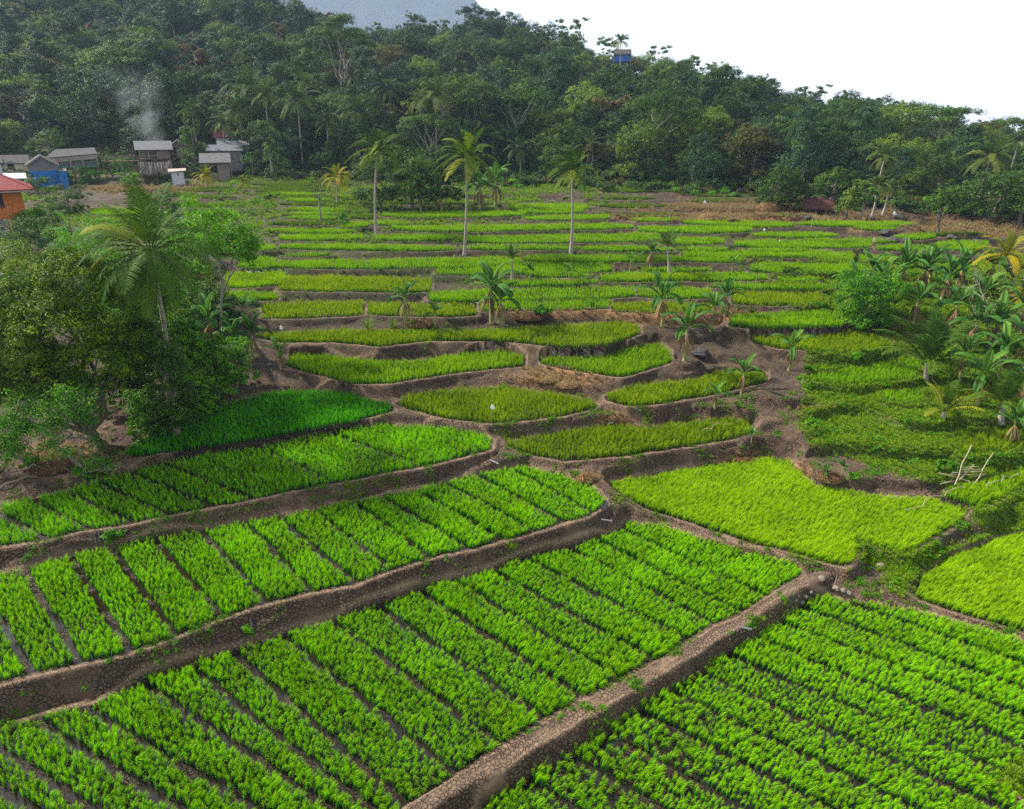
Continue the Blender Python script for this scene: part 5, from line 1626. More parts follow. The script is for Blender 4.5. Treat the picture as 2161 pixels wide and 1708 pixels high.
put('gravel', CLODS, 3, 16000, (G['wet'] < .5) * (Yg < 48) * (Yg > 18) * np.clip(.5 + fbm(G['X'] / 1.2, Yg / 1.2, 409) * 2.5, 0, 1) * (1 - .7 * G['grs']), .018, .065, 'crumbled earth clods and pebbles lying on the banks and bare slopes', 'gravel', 911)
edge = np.exp(-((tg - 0.02) / .05) ** 2) * (tg < .14)
put('undergrowth', BUSHES, 4, 1500, edge * (1 - np.exp(-((G['px'] - 330) / 230) ** 2)), .5, 1.3, 'tangled low undergrowth along the foot of the wood', 'undergrowth', 906)
mid = (tg < -.03) * (Yg > 55) * np.clip(fbm(G['X'] / 5, Yg / 5, 403) * 5 - .6, 0, 1) * (G['wet'] < .5)
put('terrace_bushes', BUSHES, 4, 70, mid, .18, .45, 'low scrub dotted along the far terrace edges', 'scrub', 907)
rslope = (G['wet'] < .5) * np.exp(-((G['px'] - 2040) / 120) ** 2 - ((G['py'] - 700) / 110) ** 2)
put('slope_scrub', BUSHES, 4, 130, rslope, .2, .45, 'tangled scrub between the bananas on the right slope', 'scrub', 908)
# ------------------------------------------------------------------ the village
def bx(g, x0, x1, y0, y1, z0, z1, v=.5):
    V = [(x, y, z) for z in (z0, z1) for x, y in ((x0, y0), (x1, y0), (x1, y1), (x0, y1))]
    g.add(V, [(0, 3, 2, 1), (4, 5, 6, 7), (0, 1, 5, 4), (1, 2, 6, 5), (2, 3, 7, 6), (3, 0, 4, 7)], v)

def slab(g, a, b, c, d, th, v=.5):
    """a thick quad, corners in order, th = thickness downwards"""
    P4 = [np.array(p, float) for p in (a, b, c, d)]
    n = np.cross(P4[1] - P4[0], P4[3] - P4[0]); n /= np.linalg.norm(n)
    if n[2] < 0: n = -n
    V = P4 + [p - n * th for p in P4]
    g.add(V, [(0, 1, 2, 3), (7, 6, 5, 4), (0, 4, 5, 1), (1, 5, 6, 2), (2, 6, 7, 3), (3, 7, 4, 0)], v)

def ridged_mat(name, c1, c2, scale, axis='X', rough=.6, bump=.6, metal=0.0, dirt=(0.10, .08, .06)):
    m, nt, b = new_mat(name)
    tc = N(nt, 'ShaderNodeTexCoord').outputs['Object']
    w = N(nt, 'ShaderNodeTexWave', wave_type='BANDS', bands_direction=axis, inp={'Scale': scale, 'Distortion': .4, 'Detail': 1})
    nt.links.new(tc, w.inputs['Vector'])
    n = noisen(nt, tc, 1.6, 5)
    c = mixc(nt, w.outputs['Fac'], c1, c2)
    c = mixc(nt, ramp(nt, n, [(.5, (0, 0, 0)), (.75, (.7, .7, .7))]), c, dirt)
    nt.links.new(c, b.inputs['Base Color'])
    b.inputs['Specular IOR Level'].default_value = .12
    b.inputs['Roughness'].default_value = max(rough, .7); b.inputs['Metallic'].default_value = 0
    bn = N(nt, 'ShaderNodeBump', inp={'Strength': bump, 'Distance': .05})
    nt.links.new(w.outputs['Fac'], bn.inputs['Height']); nt.links.new(bn.outputs[0], b.inputs['Normal'])
    return m

def woven_mat():
    m, nt, b = new_mat('woven_bamboo')
    tc = N(nt, 'ShaderNodeTexCoord').outputs['Object']
    mp = N(nt, 'ShaderNodeMapping'); mp.inputs['Rotation'].default_value = (.6, .7, .7)
    nt.links.new(tc, mp.inputs[0])
    ch = N(nt, 'ShaderNodeTexChecker', inp={'Scale': 5.0, 'Color1': (.24, .17, .12, 1), 'Color2': (.13, .09, .065, 1)})
    nt.links.new(mp.outputs[0], ch.inputs['Vector'])
    nt.links.new(mixc(nt, noisen(nt, tc, 2, 4), ch.outputs['Color'], (.15, .11, .09)), b.inputs['Base Color'])
    b.inputs['Roughness'].default_value = .8
    return m

HM = {
    'cream': simple_mat('cream_plaster', (.52, .48, .33), .85, .12, 1.5), 'white': simple_mat('white_plaster', (.42, .45, .48), .85, .12, 1.5),
    'blue': ridged_mat('blue_painted_sheet', (.010, .12, .36), (.016, .17, .46), 3.0, 'X', .5, .3, dirt=(.02, .10, .22)), 'grey': ridged_mat('weathered_boards', (.12, .12, .125), (.19, .19, .20), 3.0, 'X', .85, .5),
    'tin': ridged_mat('corrugated_tin', (.085, .095, .115), (.15, .165, .19), 6.0, 'X', .5, .6, .2), 'darktile': ridged_mat('dark_roof_tiles', (.045, .042, .05), (.085, .08, .09), 5.0, 'X', .8, .6),
    'red': ridged_mat('red_roof_tiles', (.13, .010, .014), (.26, .022, .026), 4.0, 'X', .45, .8, dirt=(.16, .02, .03)), 'orange': ridged_mat('varnished_timber', (.42, .12, .028), (.56, .19, .05), 2.2, 'Z', .5, .4, dirt=(.30, .08, .02)),
    'wood': ridged_mat('grey_planks', (.16, .13, .11), (.30, .26, .22), 3.5, 'Z', .85, .5), 'post': simple_mat('timber_post', (.17, .13, .10), .85, .3, 4), 'brown': simple_mat('brown_timber', (.12, .07, .045), .85, .3, 4),
    'woven': woven_mat(), 'green': simple_mat('green_paint', (.03, .20, .07), .6, .2, 4), 'thatch': ridged_mat('palm_thatch', (.10, .085, .07), (.26, .23, .19), 9.0, 'X', .95, 1.0),
    'dark': simple_mat('interior_shade', (.018, .017, .018), .9, .2, 2), 'stone': None, 'trim': simple_mat('pale_timber', (.26, .22, .18), .8, .2, 3), 'pinktin': ridged_mat('rust_roof_sheet', (.16, .045, .05), (.24, .075, .07), 5.0, 'X', .7, .5),  # 'dark' is a near black painted in for unlit interiors
    'shingle': ridged_mat('grey_shingles', (.13, .12, .13), (.27, .26, .27), 7.0, 'Z', .85, .9), 'oldtile': ridged_mat('broken_red_tiles', (.075, .032, .028), (.16, .065, .055), 6.0, 'X', .85, 1.0, dirt=(.05, .04, .04)),
    'tarp': simple_mat('blue_tarpaulin', (.012, .11, .42), .5, .3, 2), 'yellowlit': simple_mat('yellow_painted_post', (.65, .38, .06), .6, .1, 4),  # bright yellow for the two pillars of the timber house
}
def rubble_mat():
    m, nt, b = new_mat('rubble_stone')
    tc = N(nt, 'ShaderNodeTexCoord').outputs['Object']
    vo = N(nt, 'ShaderNodeTexVoronoi', inp={'Scale': 2.6}); nt.links.new(tc, vo.inputs['Vector'])
    ve = N(nt, 'ShaderNodeTexVoronoi', feature='DISTANCE_TO_EDGE', inp={'Scale': 2.6}); nt.links.new(tc, ve.inputs['Vector'])
    c = mixc(nt, ramp(nt, ve.outputs['Distance'], [(0, (1, 1, 1)), (.09, (0, 0, 0))]), ramp(nt, vo.outputs['Color'], [(.2, (.13, .125, .13)), (.8, (.34, .33, .32))]), (.04, .035, .035))
    nt.links.new(c, b.inputs['Base Color']); b.inputs['Roughness'].default_value = .9
    bn = N(nt, 'ShaderNodeBump', inp={'Strength': 1, 'Distance': .1}); nt.links.new(ve.outputs['Distance'], bn.inputs['Height']); nt.links.new(bn.outputs[0], b.inputs['Normal'])
    return m
HM['stone'] = rubble_mat()

class House:
    """local frame: x along the front, y away from the camera, z up, origin at the ground under the front's middle"""
    def __init__(s, name, xl, xr, Y, base, label, cat='house', zb=None, rz=0.0):
        s.Y = Y
        xm = (xl + xr) / 2
        d0 = ray(xm, base)
        s.x0 = d0[0] / d0[1] * Y
        s.z0 = CAM_H + d0[2] / d0[1] * Y if zb is None else zb
        phi = math.atan2(s.x0, Y)
        s.xm = xm
        s.k = proj(s.x0, Y, s.z0)[2] * math.cos(phi) / FPX
        s.e = thing(name, (s.x0, Y, s.z0), label, cat, rz=rz - phi)          # fronts turned towards the valley
    def z(s, py):
        d = ray(0, py)
        return CAM_H + d[2] / d[1] * s.Y - s.z0
    def X(s, px):
        return (px - s.xm) * s.k
    def part(s, name, g, mat, parent=None):
        o = link(name, g.mesh(name, HM[mat] if isinstance(mat, str) else mat), parent if parent is not None else s.e)
        return o

def window(hs, x, z, w, h, yf, mat='brown', name='window'):
    g = Geo()
    for a, b, c, d in ((x - w / 2, x + w / 2, z, z + .08), (x - w / 2, x + w / 2, z + h - .08, z + h), (x - w / 2, x - w / 2 + .08, z + .08, z + h - .08), (x + w / 2 - .08, x + w / 2, z + .08, z + h - .08), (x - .03, x + .03, z + .08, z + h - .08)):
        bx(g, a, b, yf - .06, yf + .02, c, d)
    o = hs.part(name, g, mat)
    p = Geo(); bx(p, x - w / 2 + .08, x + w / 2 - .08, yf - .02, yf + .015, z + .08, z + h - .08)
    hs.part('pane', p, 'dark', o)

def gable(hs, x0, x1, y0, y1, ze, zr, along='x', over=.5, th=.12, mat='tin', name='roof', eps=0):
    g = Geo()
    if along == 'x':
        ym = (y0 + y1) / 2; k = (zr - ze) / (ym - y0)
        slab(g, (x0 - over, y0 - over, ze - over * k), (x1 + over, y0 - over, ze - over * k), (x1 + over, ym, zr), (x0 - over, ym, zr), th)
        slab(g, (x0 - over, ym, zr), (x1 + over, ym, zr), (x1 + over, y1 + over, ze - over * k), (x0 - over, y1 + over, ze - over * k), th)
    else:
        xm = (x0 + x1) / 2; k = (zr - ze) / (xm - x0)
        slab(g, (x0 - over, y0 - over, ze - over * k), (xm, y0 - over, zr), (xm, y1 + over, zr), (x0 - over, y1 + over, ze - over * k), th)
        slab(g, (xm, y0 - over, zr), (x1 + over, y0 - over, ze - over * k), (x1 + over, y1 + over, ze - over * k), (xm, y1 + over, zr), th)
    return hs.part(name, g, mat)

def tri(g, x0, x1, xm, z0, z1, y0, y1):
    g.add([(x0, y0, z0), (x1, y0, z0), (xm, y0, z1), (x0, y1, z0), (x1, y1, z0), (xm, y1, z1)], [(0, 1, 2, 2), (5, 4, 3, 3), (0, 2, 5, 3), (1, 4, 5, 2)][2:], .5)
    g.add([(x0, y0, z0), (x1, y0, z0), ((x1 + xm) / 2, y0, (z0 + z1) / 2), (xm, y0, z1)], [(0, 1, 2, 3)], .5)

def village():
    # cream and blue gabled house
    h = House('gabled_house', 70, 130, 138, 394, 'cream house with a blue lower gable wall and dark tiled roof, beside the black rock')
    X, z = h.X, h.z
    ye = 9.0
    g = Geo(); bx(g, X(70), X(129), 0, .2, -1.0, z(361)); h.part('gable_wall', g, 'blue')
    g = Geo(); bx(g, X(70), X(129), 0.004, .2, z(361), z(345)); tri(g, X(70), X(129), X(100), z(345), z(329.5), 0.004, .2); h.part('upper_gable', g, 'grey')
    g = Geo(); bx(g, X(70) - .0, X(129), .204, ye, -1.0, z(345)); h.part('side_wall', g, 'cream')
    gable(h, X(70), X(129), 0, ye, z(345), z(328.5), 'y', .55, .14, 'darktile')
    g = Geo()
    for s, (xa, xb) in enumerate(((X(70) - .55, X(99.5)), (X(99.5), X(129) + .55))):
        za, zb_ = (z(348.5), z(327.5)) if s == 0 else (z(327.5), z(348.5))
        slab(g, (xa, -.64, za), (xb, -.64, zb_), (xb, -.56, zb_), (xa, -.56, za), .22)
    h.part('bargeboard', g, 'trim')
    # left wing, cream, its own roof
    h = House('cream_house', 16, 70, 143, 387, 'cream house wing with a brown shuttered window, left of the blue gable')
    X, z = h.X, h.z
    g = Geo(); bx(g, X(16), X(69), 0, 5.5, -1.5, z(342)); h.part('wall', g, 'cream')
    gable(h, X(16), X(69), 0, 5.5, z(342), z(328), 'x', .5, .14, 'darktile')
    window(h, X(32), z(356), 1.1, 1.3, 0)
    g = Geo(); bx(g, X(60), X(64), -.05, .02, z(384), z(370)); h.part('door', g, 'brown')
    h = House('white_shed', 12, 62, 134, 390, 'lean-to with a white sheet roof in front of the cream house')
    X, z = h.X, h.z
    g = Geo(); slab(g, (X(12), -1.6, z(375)), (X(60), -1.6, z(376)), (X(60), 1.6, z(367)), (X(12), 1.6, z(366)), .08); h.part('roof', g, 'white')
    for k in (14, 36, 58):
        g = Geo(); bx(g, X(k) - .06, X(k) + .06, -1.4, -1.28, -1.0, z(377)); h.part('post', g, 'post')
    g = Geo(); bx(g, X(52), X(60), .5, 1.2, -1.0, z(373)); h.part('wall', g, 'orange')
    h = House('white_house', -40, 14, 140, 388, 'white walled house cut by the left edge behind the red roof')
    X, z = h.X, h.z
    g = Geo(); bx(g, X(-40), X(13), 0, 5, -1.5, z(343)); h.part('wall', g, 'white')
    gable(h, X(-40), X(13), 0, 5, z(343), z(333), 'x', .4, .12, 'darktile')
    h = House('blue_shed', 117, 147, 137.4, 392, 'low blue box shed joined to the right of the blue gable')
    X, z = h.X, h.z
    g = Geo(); bx(g, X(130), X(147), 0, 3.5, -1.0, z(362)); h.part('wall', g, 'blue')
    g = Geo(); slab(g, (X(129.6), -.15, z(361)), (X(148), -.15, z(361)), (X(148), 3.7, z(358)), (X(129.6), 3.7, z(358)), .08); h.part('roof', g, 'tin')
    # stilt longhouse with the green rail
    h = House('stilt_house', 112, 216, 150, 376, 'long open stilt house with a green gallery rail and dark tin roof')
    X, z = h.X, h.z
    g = Geo(); slab(g, (X(106), -.8, z(332)), (X(216), -.8, z(325)), (X(214), 3.2, z(313)), (X(130), 3.2, z(316)), .12); slab(g, (X(130), 3.2, z(316)), (X(214), 3.2, z(313)), (X(212), 6.2, z(322)), (X(120), 6.2, z(326)), .12); h.part('roof', g, 'darktile')
    g = Geo(); slab(g, (X(108), -.62, z(333)), (X(214), -.62, z(326)), (X(214), -.54, z(326)), (X(108), -.54, z(333)), .9); h.part('fascia', g, 'trim')
    g = Geo(); bx(g, X(112), X(214), 3.6, 3.8, z(352), z(330)); h.part('back_wall', g, 'brown')
    g = Geo(); bx(g, X(112), X(214), -.5, 3.6, z(353.5), z(352)); h.part('floor', g, 'brown')
    g = Geo(); bx(g, X(112), X(214), -.62, -.5, z(353.5), z(351)); bx(g, X(112), X(214), -.6, -.54, z(342), z(341)); h.part('rail', g, 'green')
    g = Geo(); bx(g, X(112), X(214), -.49, -.45, z(351), z(342.5)); h.part('balustrade', g, 'tin')
    for k in (114, 130, 156, 182, 213):
        g = Geo(); bx(g, X(k) - .11, X(k) + .11, -.75, -.64, z(352), z(333 if k < 140 else 329)); h.part('post', g, 'trim')
    for k in (116, 144, 160, 186, 212):
        for yy in (-.3, 3.0):
            g = Geo(); bx(g, X(k) - .16, X(k) + .16, yy, yy + .3, -3.0, z(353.6)); h.part('stilt', g, 'post')
    # bamboo footbridge
    h = House('bamboo_fence', 217, 298, 151, 350, 'bamboo rail walkway on thin poles between the stilt house and the woven house', cat='walkway')
    X, z = h.X, h.z
    for py in (331, 335):
        g = Geo(); bx(g, X(217), X(298), -.04, .04, z(py), z(py) + .09); h.part('rail', g, 'post')
    g = Geo(); bx(g, X(217), X(298), -.3, .7, z(341), z(339.6)); h.part('deck', g, 'brown')
    for k in range(219, 298, 13):
        g = Geo(); bx(g, X(k) - .05, X(k) + .05, .05, .15, -4, z(330)); h.part('post', g, 'post')
    # woven houses
    def woven(xl, xr, Y, yr, ye, yb, rmat, along, lab, openx):
        h = House('woven_house', xl, xr, Y, yb + 12, lab)
        X, z = h.X, h.z
        D = 5.5
        a, b = xl + 5, xr - 6
        g = Geo(); bx(g, X(openx), X(b), 0, D, z(yb), z(ye)); bx(g, X(a), X(openx), 1.8, D, z(yb), z(ye))
        if along == 'y':
            tri(g, X(a), X(b), (X(a) + X(b)) / 2, z(ye), z(yr) - .1, .02, .12)
        h.part('wall', g, 'woven')
        gable(h, X(a), X(b), 0, D, z(ye), z(yr), along, .8, .12, rmat)
        g = Geo(); bx(g, X(a), X(b), -.3, D, z(yb + 1.5), z(yb)); h.part('floor', g, 'brown')
        for k in (a, (a + openx) / 2, openx):
            g = Geo(); bx(g, X(k) - .08, X(k) + .08, -.12, -.02, z(yb), z(ye)); h.part('post', g, 'trim')
        g = Geo(); bx(g, X(a), X(openx), -.1, -.04, z(yb - 6), z(yb - 7)); h.part('rail', g, 'trim')
        for k in (a, (a + b) / 2, b):
            for yy in (.1, D - .5):
                g = Geo(); bx(g, X(k) - .1, X(k) + .1, yy, yy + .2, -3, z(yb + 1.5)); h.part('stilt', g, 'post')
    woven(294, 368, 156, 298, 312, 335, 'tin', 'x', 'woven bamboo house with a pale tin roof and open veranda, under the smoke', 336)
    woven(354, 412, 160, 295, 311, 333, 'tin', 'y', 'woven bamboo house with a blue grey gable roof, right of the one under the smoke', 378)
    # thatched shed
    h = House('thatched_shed', 296, 367, 146, 372, 'low shed with a sagging grey palm thatch roof below the woven houses', cat='shed')
    X, z = h.X, h.z
    g = Geo(); n = 24
    xs = np.linspace(X(296), X(367), n)
    rr = np.random.default_rng(3)
    rows = []
    for (yy, zz_) in ((-.9, z(365)), (.2, z(352)), (1.4, z(341)), (2.6, z(350)), (3.6, z(362))):
        rows.append(np.stack([xs, np.full(n, yy) + rr.normal(0, .06, n), zz_ + rr.normal(0, .07, n) - .25 * np.sin(np.linspace(0, math.pi, n))], 1))
    V = np.concatenate(rows + [r_ - np.array([0, 0, .25]) for r_ in rows])
    m_ = 5 * n
    Q = [(i * n + k, i * n + k + 1, (i + 1) * n + k + 1, (i + 1) * n + k) for i in range(4) for k in range(n - 1)]
    Q += [(q[3] + m_, q[2] + m_, q[1] + m_, q[0] + m_) for q in Q]
    Q += [(k + m_, k + 1 + m_, k + 1, k) for k in range(n - 1)]
    g.add(V, Q); h.part('roof', g, 'thatch')
    for k in (299, 330, 363):
        for yy in (-.5, 3.2):
            g = Geo(); bx(g, X(k) - .09, X(k) + .09, yy, yy + .18, -1.5, z(361)); h.part('post', g, 'post')
    g = Geo(); bx(g, X(302), X(362), 3.0, 3.1, -1.5, z(362)); h.part('back_wall', g, 'brown')
    # small white hut
    h = House('white_hut', 361, 396, 141, 388, 'tiny white hut with a flat pale sheet roof among the terraces', cat='hut')
    X, z = h.X, h.z
    g = Geo(); bx(g, X(365), X(391), 0, 2.2, -.8, z(363)); h.part('wall', g, 'white')
    g = Geo(); slab(g, (X(359), -.5, z(362)), (X(397), -.5, z(360)), (X(398), 2.7, z(357)), (X(360), 2.7, z(358)), .07); h.part('roof', g, 'trim')
    g = Geo(); bx(g, X(378), X(380), -.03, .01, z(371), z(365)); h.part('cloth', g, 'red')
    # shingled shed
    h = House('wooden_shed', 426, 497, 149, 372, 'plank shed with a grey shingled roof behind the small yellow palm', cat='shed')
    X, z = h.X, h.z
    g = Geo(); bx(g, X(462), X(487), 0, 3.5, -1.5, z(343)); bx(g, X(444), X(462), .5, 3.5, -1.5, z(343)); h.part('wall', g, 'wood')
    g = Geo(); bx(g, X(446), X(460), .42, .498, z(366), z(348)); h.part('opening_shade', g, 'dark')  # dark panel on the solid wall, painted in for a shaded doorway
    g = Geo(); slab(g, (X(425), -.9, z(343)), (X(492), -.9, z(343)), (X(492), 1.7, z(324)), (X(427), 1.7, z(324)), .15); slab(g, (X(427), 1.7, z(324)), (X(492), 1.7, z(324)), (X(492), 4.2, z(342)), (X(427), 4.2, z(342)), .15); h.part('roof', g, 'shingle')
    for k in (428, 490):
        g = Geo(); bx(g, X(k) - .07, X(k) + .07, -.7, -.56, -1.5, z(343)); h.part('post', g, 'post')
    for (xl, xr, Y, yt, yb, rm, wm, lab) in [(440, 516, 158, 306, 335, 'tin', 'grey', 'grey walled shed with a long tin roof behind the plank shed'), (462, 528, 164, 298, 318, 'tin', 'green', 'low building with a green gable edge and tin roof at the forest foot'), (455, 498, 172, 274, 312, 'pinktin', 'white', 'house with a dull red roof half hidden by trees above the sheds')]:
        h = House('village_shed', xl, xr, Y, yb + 6, lab, cat='shed')
        X, z = h.X, h.z
        e_ = yt + (yb - yt) * .34
        g = Geo(); bx(g, X(xl + 4), X(xr - 4), 0, 4, -2, z(e_)); h.part('wall', g, wm)
        gable(h, X(xl + 4), X(xr - 4), 0, 4, z(e_), z(yt), 'x', .5, .1, rm)
    # orange timber house with the red roof, on a rubble wall
    h = House('timber_house', -60, 66, 88, 463, 'orange timber house with a red tiled roof on rubble stone, cut by the left edge')
    X, z = h.X, h.z
    xl, xr = X(-90), X(60)
    g = Geo(); bx(g, xl, xr, 0, 7.5, 0, z(402)); h.part('wall', g, 'orange')
    for k in (-60, -20, 6, 30, 52):
        g = Geo(); bx(g, X(k) - .09, X(k) + .09, -.08, -.002, 0, z(402)); h.part('post', g, 'orange')
    window(h, X(12), z(440), .55, 1.9, 0); window(h, X(44), z(410), .5, .5, 0)
    g = Geo()
    zt, ze = z(378), z(401)
    xm0, xm1 = X(-70), X(10)
    o_ = 1.4
    a, b, c, d = (xl - o_, -o_, ze), (xr + o_, -o_, ze), (xr + o_, 8.5, ze), (xl - o_, 8.5, ze)
    r0, r1 = (xm0, 3.6, z(362)), (X(14), 3.6, z(366))
    slab(g, a, b, r1, r0, .12); slab(g, c, d, r0, r1, .12)
    V = [b, c, r1, tuple(np.array(b) - (0, 0, .12)), tuple(np.array(c) - (0, 0, .12)), tuple(np.array(r1) - (0, 0, .12))]
    g.add([b, c, ((np.array(c) + r1) / 2), r1], [(0, 1, 2, 3)]); g.add([tuple(np.array(p) - (0, 0, .12)) for p in (b, c, (np.array(c) + r1) / 2, r1)], [(3, 2, 1, 0)])
    rf = h.part('roof', g, 'red')
    g = Geo(); V_, Q_ = tube([b, r1], [.1, .1], 6); g.add(V_, Q_); V_, Q_ = tube([r0, r1], [.12, .12], 6); g.add(V_, Q_); h.part('ridge_tiles', g, 'red', rf)
    g = Geo(); bx(g, xl - o_, xr + o_, -o_ - .05, -o_ + .05, ze - .30, ze - .13); h.part('fascia', g, 'trim', rf)
    g = Geo(); bx(g, xl - .4, xr + .1, -.3, 8, -3.2, -.002); h.part('stone_base', g, 'stone')
    for k in (20, 52):
        g = Geo(); bx(g, X(k) - .12, X(k) + .12, -.6, -.36, -2.8, -.1); h.part('pillar', g, 'yellowlit')
    # ruined tile roof on the right terraces
    gp = ground(1722, 452)
    h = House('ruined_shelter', 1690, 1756, gp.y, 452, 'open field shelter with a collapsing dark red tile roof beside the round trees', cat='shelter', zb=gp.z)
    X, z = h.X, h.z
    g = Geo(); n = 14
    rr = np.random.default_rng(8)
    xs = np.linspace(X(1690), X(1754), n)
    rows = [np.stack([xs, np.full(n, yy), np.full(n, zz_) + rr.normal(0, .10, n) - .3 * np.linspace(0, 1, n)], 1) for yy, zz_ in ((-1.0, z(438)), (.1, z(426)), (1.2, z(415)), (2.2, z(424)), (3, z(434)))]
    V = np.concatenate(rows + [r_ - np.array([0, 0, .14]) for r_ in rows]); m_ = 5 * n
    Q = [(i * n + k, i * n + k + 1, (i + 1) * n + k + 1, (i + 1) * n + k) for i in range(4) for k in range(n - 1)]
    Q += [(q[3] + m_, q[2] + m_, q[1] + m_, q[0] + m_) for q in Q] + [(k + m_, k + 1 + m_, k + 1, k) for k in range(n - 1)]
    g.add(V, Q); h.part('roof', g, 'oldtile')
    for k in (1694, 1722, 1751):
        for yy in (-.7, 2.6):
            g = Geo(); bx(g, X(k) - .08, X(k) + .08, yy, yy + .16, -.8, z(436)); h.part('post', g, 'post')
    # blue hut on the ridge
    Y = 272
    h = House('ridge_hut', 1292, 1334, Y, 126, 'small blue tarpaulin hut with a dark roof on top of the ridge', cat='hut')
    X, z = h.X, h.z
    g = Geo(); bx(g, X(1296), X(1330), 0, 4, z(130), z(112)); h.part('wall', g, 'tarp')
    gable(h, X(1299), X(1328), 0, 4, z(112), z(103), 'x', .6, .25, 'darktile')
    for k in (1295, 1331):
        g = Geo(); bx(g, X(k) - .15, X(k) + .15, -.3, -.05, -6, z(110)); h.part('post', g, 'post')
village()
# ------------------------------------------------------------------ small things
WHITE = simple_mat('white_plastic', (.72, .72, .74), .45, .08, 6)
PIPE = simple_mat('grey_plastic_pipe', (.12, .12, .14), .45, .15, 6)
BAMB = simple_mat('dry_bamboo', (.26, .21, .15), .7, .3, 5)
WOODD = simple_mat('dead_wood', (.20, .16, .13), .9, .4, 5, .15, .5)
ROCK = simple_mat('dark_rock', (.045, .042, .042), .95, .5, 2.5, .2, .8)
STONE = simple_mat('pale_stone', (.17, .145, .12), .95, .3, 3, .2, .6)
STRAW = leaf_mat('straw', (.22, .12, .05), (.42, .28, .13), (.56, .42, .22), .2, .9)
BURNT = leaf_mat('burnt_straw', (.02, .016, .014), (.05, .04, .032), (.11, .09, .07), .1, .9)

def blob(name, g, r, mat, label, cat, seed, flat=.6, group=None, rough=.22):
    """an irregular stone or earth lump"""
    import bmesh
    bm = bmesh.new(); bmesh.ops.create_icosphere(bm, subdivisions=4, radius=1.0)
    for v in bm.verts:
        n = mnoise.noise(v.co * 1.3 + Vector((seed, 0, 0))) * rough * 1.8 + mnoise.noise(v.co * 3.7 + Vector((0, seed, 0))) * rough * .6
        v.co = v.co * (1 + n)
        v.co.z *= flat
    me = bpy.data.meshes.new(name); bm.to_mesh(me); bm.free()
    for p in me.polygons: p.use_smooth = True
    me.materials.append(mat)
    o = link(name, me, loc=(g[0], g[1], g[2] + r * flat * .25), rot=(0, 0, seed), scale=r)
    return tag(o, label, cat, group)

def heap(px, py, rpx, mat, label, seed, n=1500, flat=.45, name='straw_heap', cat='heap', leaf=.16):
    g = ground(px, py)
    _, _, fd = proj(*g)
    r = rpx / FPX * fd
    gg = Geo(); rr = np.random.default_rng(seed)
    d = sph(rr, n); d[:, 2] = abs(d[:, 2])
    pos = d * np.array([r, r * .8, r * flat * 1.6]) * rr.uniform(.75, 1.03, n)[:, None]
    leaves(gg, pos, d + np.array([0, 0, .3]), leaf * 1.6, rr, rr.uniform(0, 1, n), .22)
    u = np.linspace(0, math.pi / 2, 6); w = np.linspace(0, 2 * math.pi, 15)[:-1]
    V = np.array([[math.sin(a) * math.cos(b) * r * .93, math.sin(a) * math.sin(b) * r * .75, math.cos(a) * r * flat * 1.5 - .1 * r] for a in u for b in w])
    gg.add(V, [(i * 14 + j, i * 14 + (j + 1) % 14, (i + 1) * 14 + (j + 1) % 14, (i + 1) * 14 + j) for i in range(5) for j in range(14)], .4)
    o = link(name, gg.mesh(name, mat), loc=g)
    return tag(o, label, cat)

def scarer(px, py, hpx, wpx, label, mat=WHITE, lean=0.1, seed=1, stick=True):
    g = ground(px, py)
    _, _, fd = proj(*g)
    H, W = hpx / FPX * fd, wpx / FPX * fd * .6
    e = thing('bird_scarer', g, label, 'scarer', 'plastic bags on sticks in the rice')
    r = np.random.default_rng(seed)
    gs = Geo(); gs.add(*tube([(0, 0, -.3), (lean * .5, 0, H * .5), (lean, 0, H)], .018, 5)); link('stick', gs.mesh('stick', BAMB), e)
    gb = Geo()
    n, m = 6, 10
    V = []
    for i in range(n):
        t = i / (n - 1)
        rad = W * .5 * (0.10 + .9 * math.sin(min(1, t * 1.25) * math.pi * .5)) * (1 - .25 * (t > .9))
        for k in range(m):
            a = k / m * 2 * math.pi
            q = rad * (1 + r.normal(0, .32))
            V.append((lean + q * math.cos(a) + t * W * .18, q * .45 * math.sin(a), H - t * W * 1.35 + r.normal(0, .03) * W))
    gb.add(V, [(i * m + k, i * m + (k + 1) % m, (i + 1) * m + (k + 1) % m, (i + 1) * m + k) for i in range(n - 1) for k in range(m)])
    link('bag', gb.mesh('bag', mat), e)

TANB = simple_mat('tan_cloth', (.55, .38, .22), .8, .15, 6)
scarer(594, 722, 36, 11, 'white bag on a stick at the left end of the longest olive terrace', seed=1)
scarer(1036, 893, 42, 13, 'white torn bag on a stick in the lens shaped olive field', seed=2)
scarer(1484, 443, 20, 9, 'small white bag on a stick beside the dry yellow terrace', seed=3)
0 and scarer(1482, 470, 16, 12, 'long white bag sheet on a bent stick below the straw mound', seed=4)
scarer(1609, 500, 18, 7, 'white bag on a stick between the two far right terraces', seed=5)
scarer(1836, 524, 22, 11, 'tan cloth on a leaning stick above the banana grove', mat=TANB, seed=6, lean=.3)
scarer(1642, 514, 8, 12, 'low white bag over the rice, right of centre', seed=7)
scarer(1884, 460, 14, 11, 'white bag on a stick at the foot of the palm pair', seed=8)
0 and scarer(1955, 475, 14, 10, 'white bag on a stick left of the lone lollipop shaped tree', seed=9)
0 and scarer(2056, 470, 14, 9, 'white bag on a stick under the broad dark tree', seed=10)

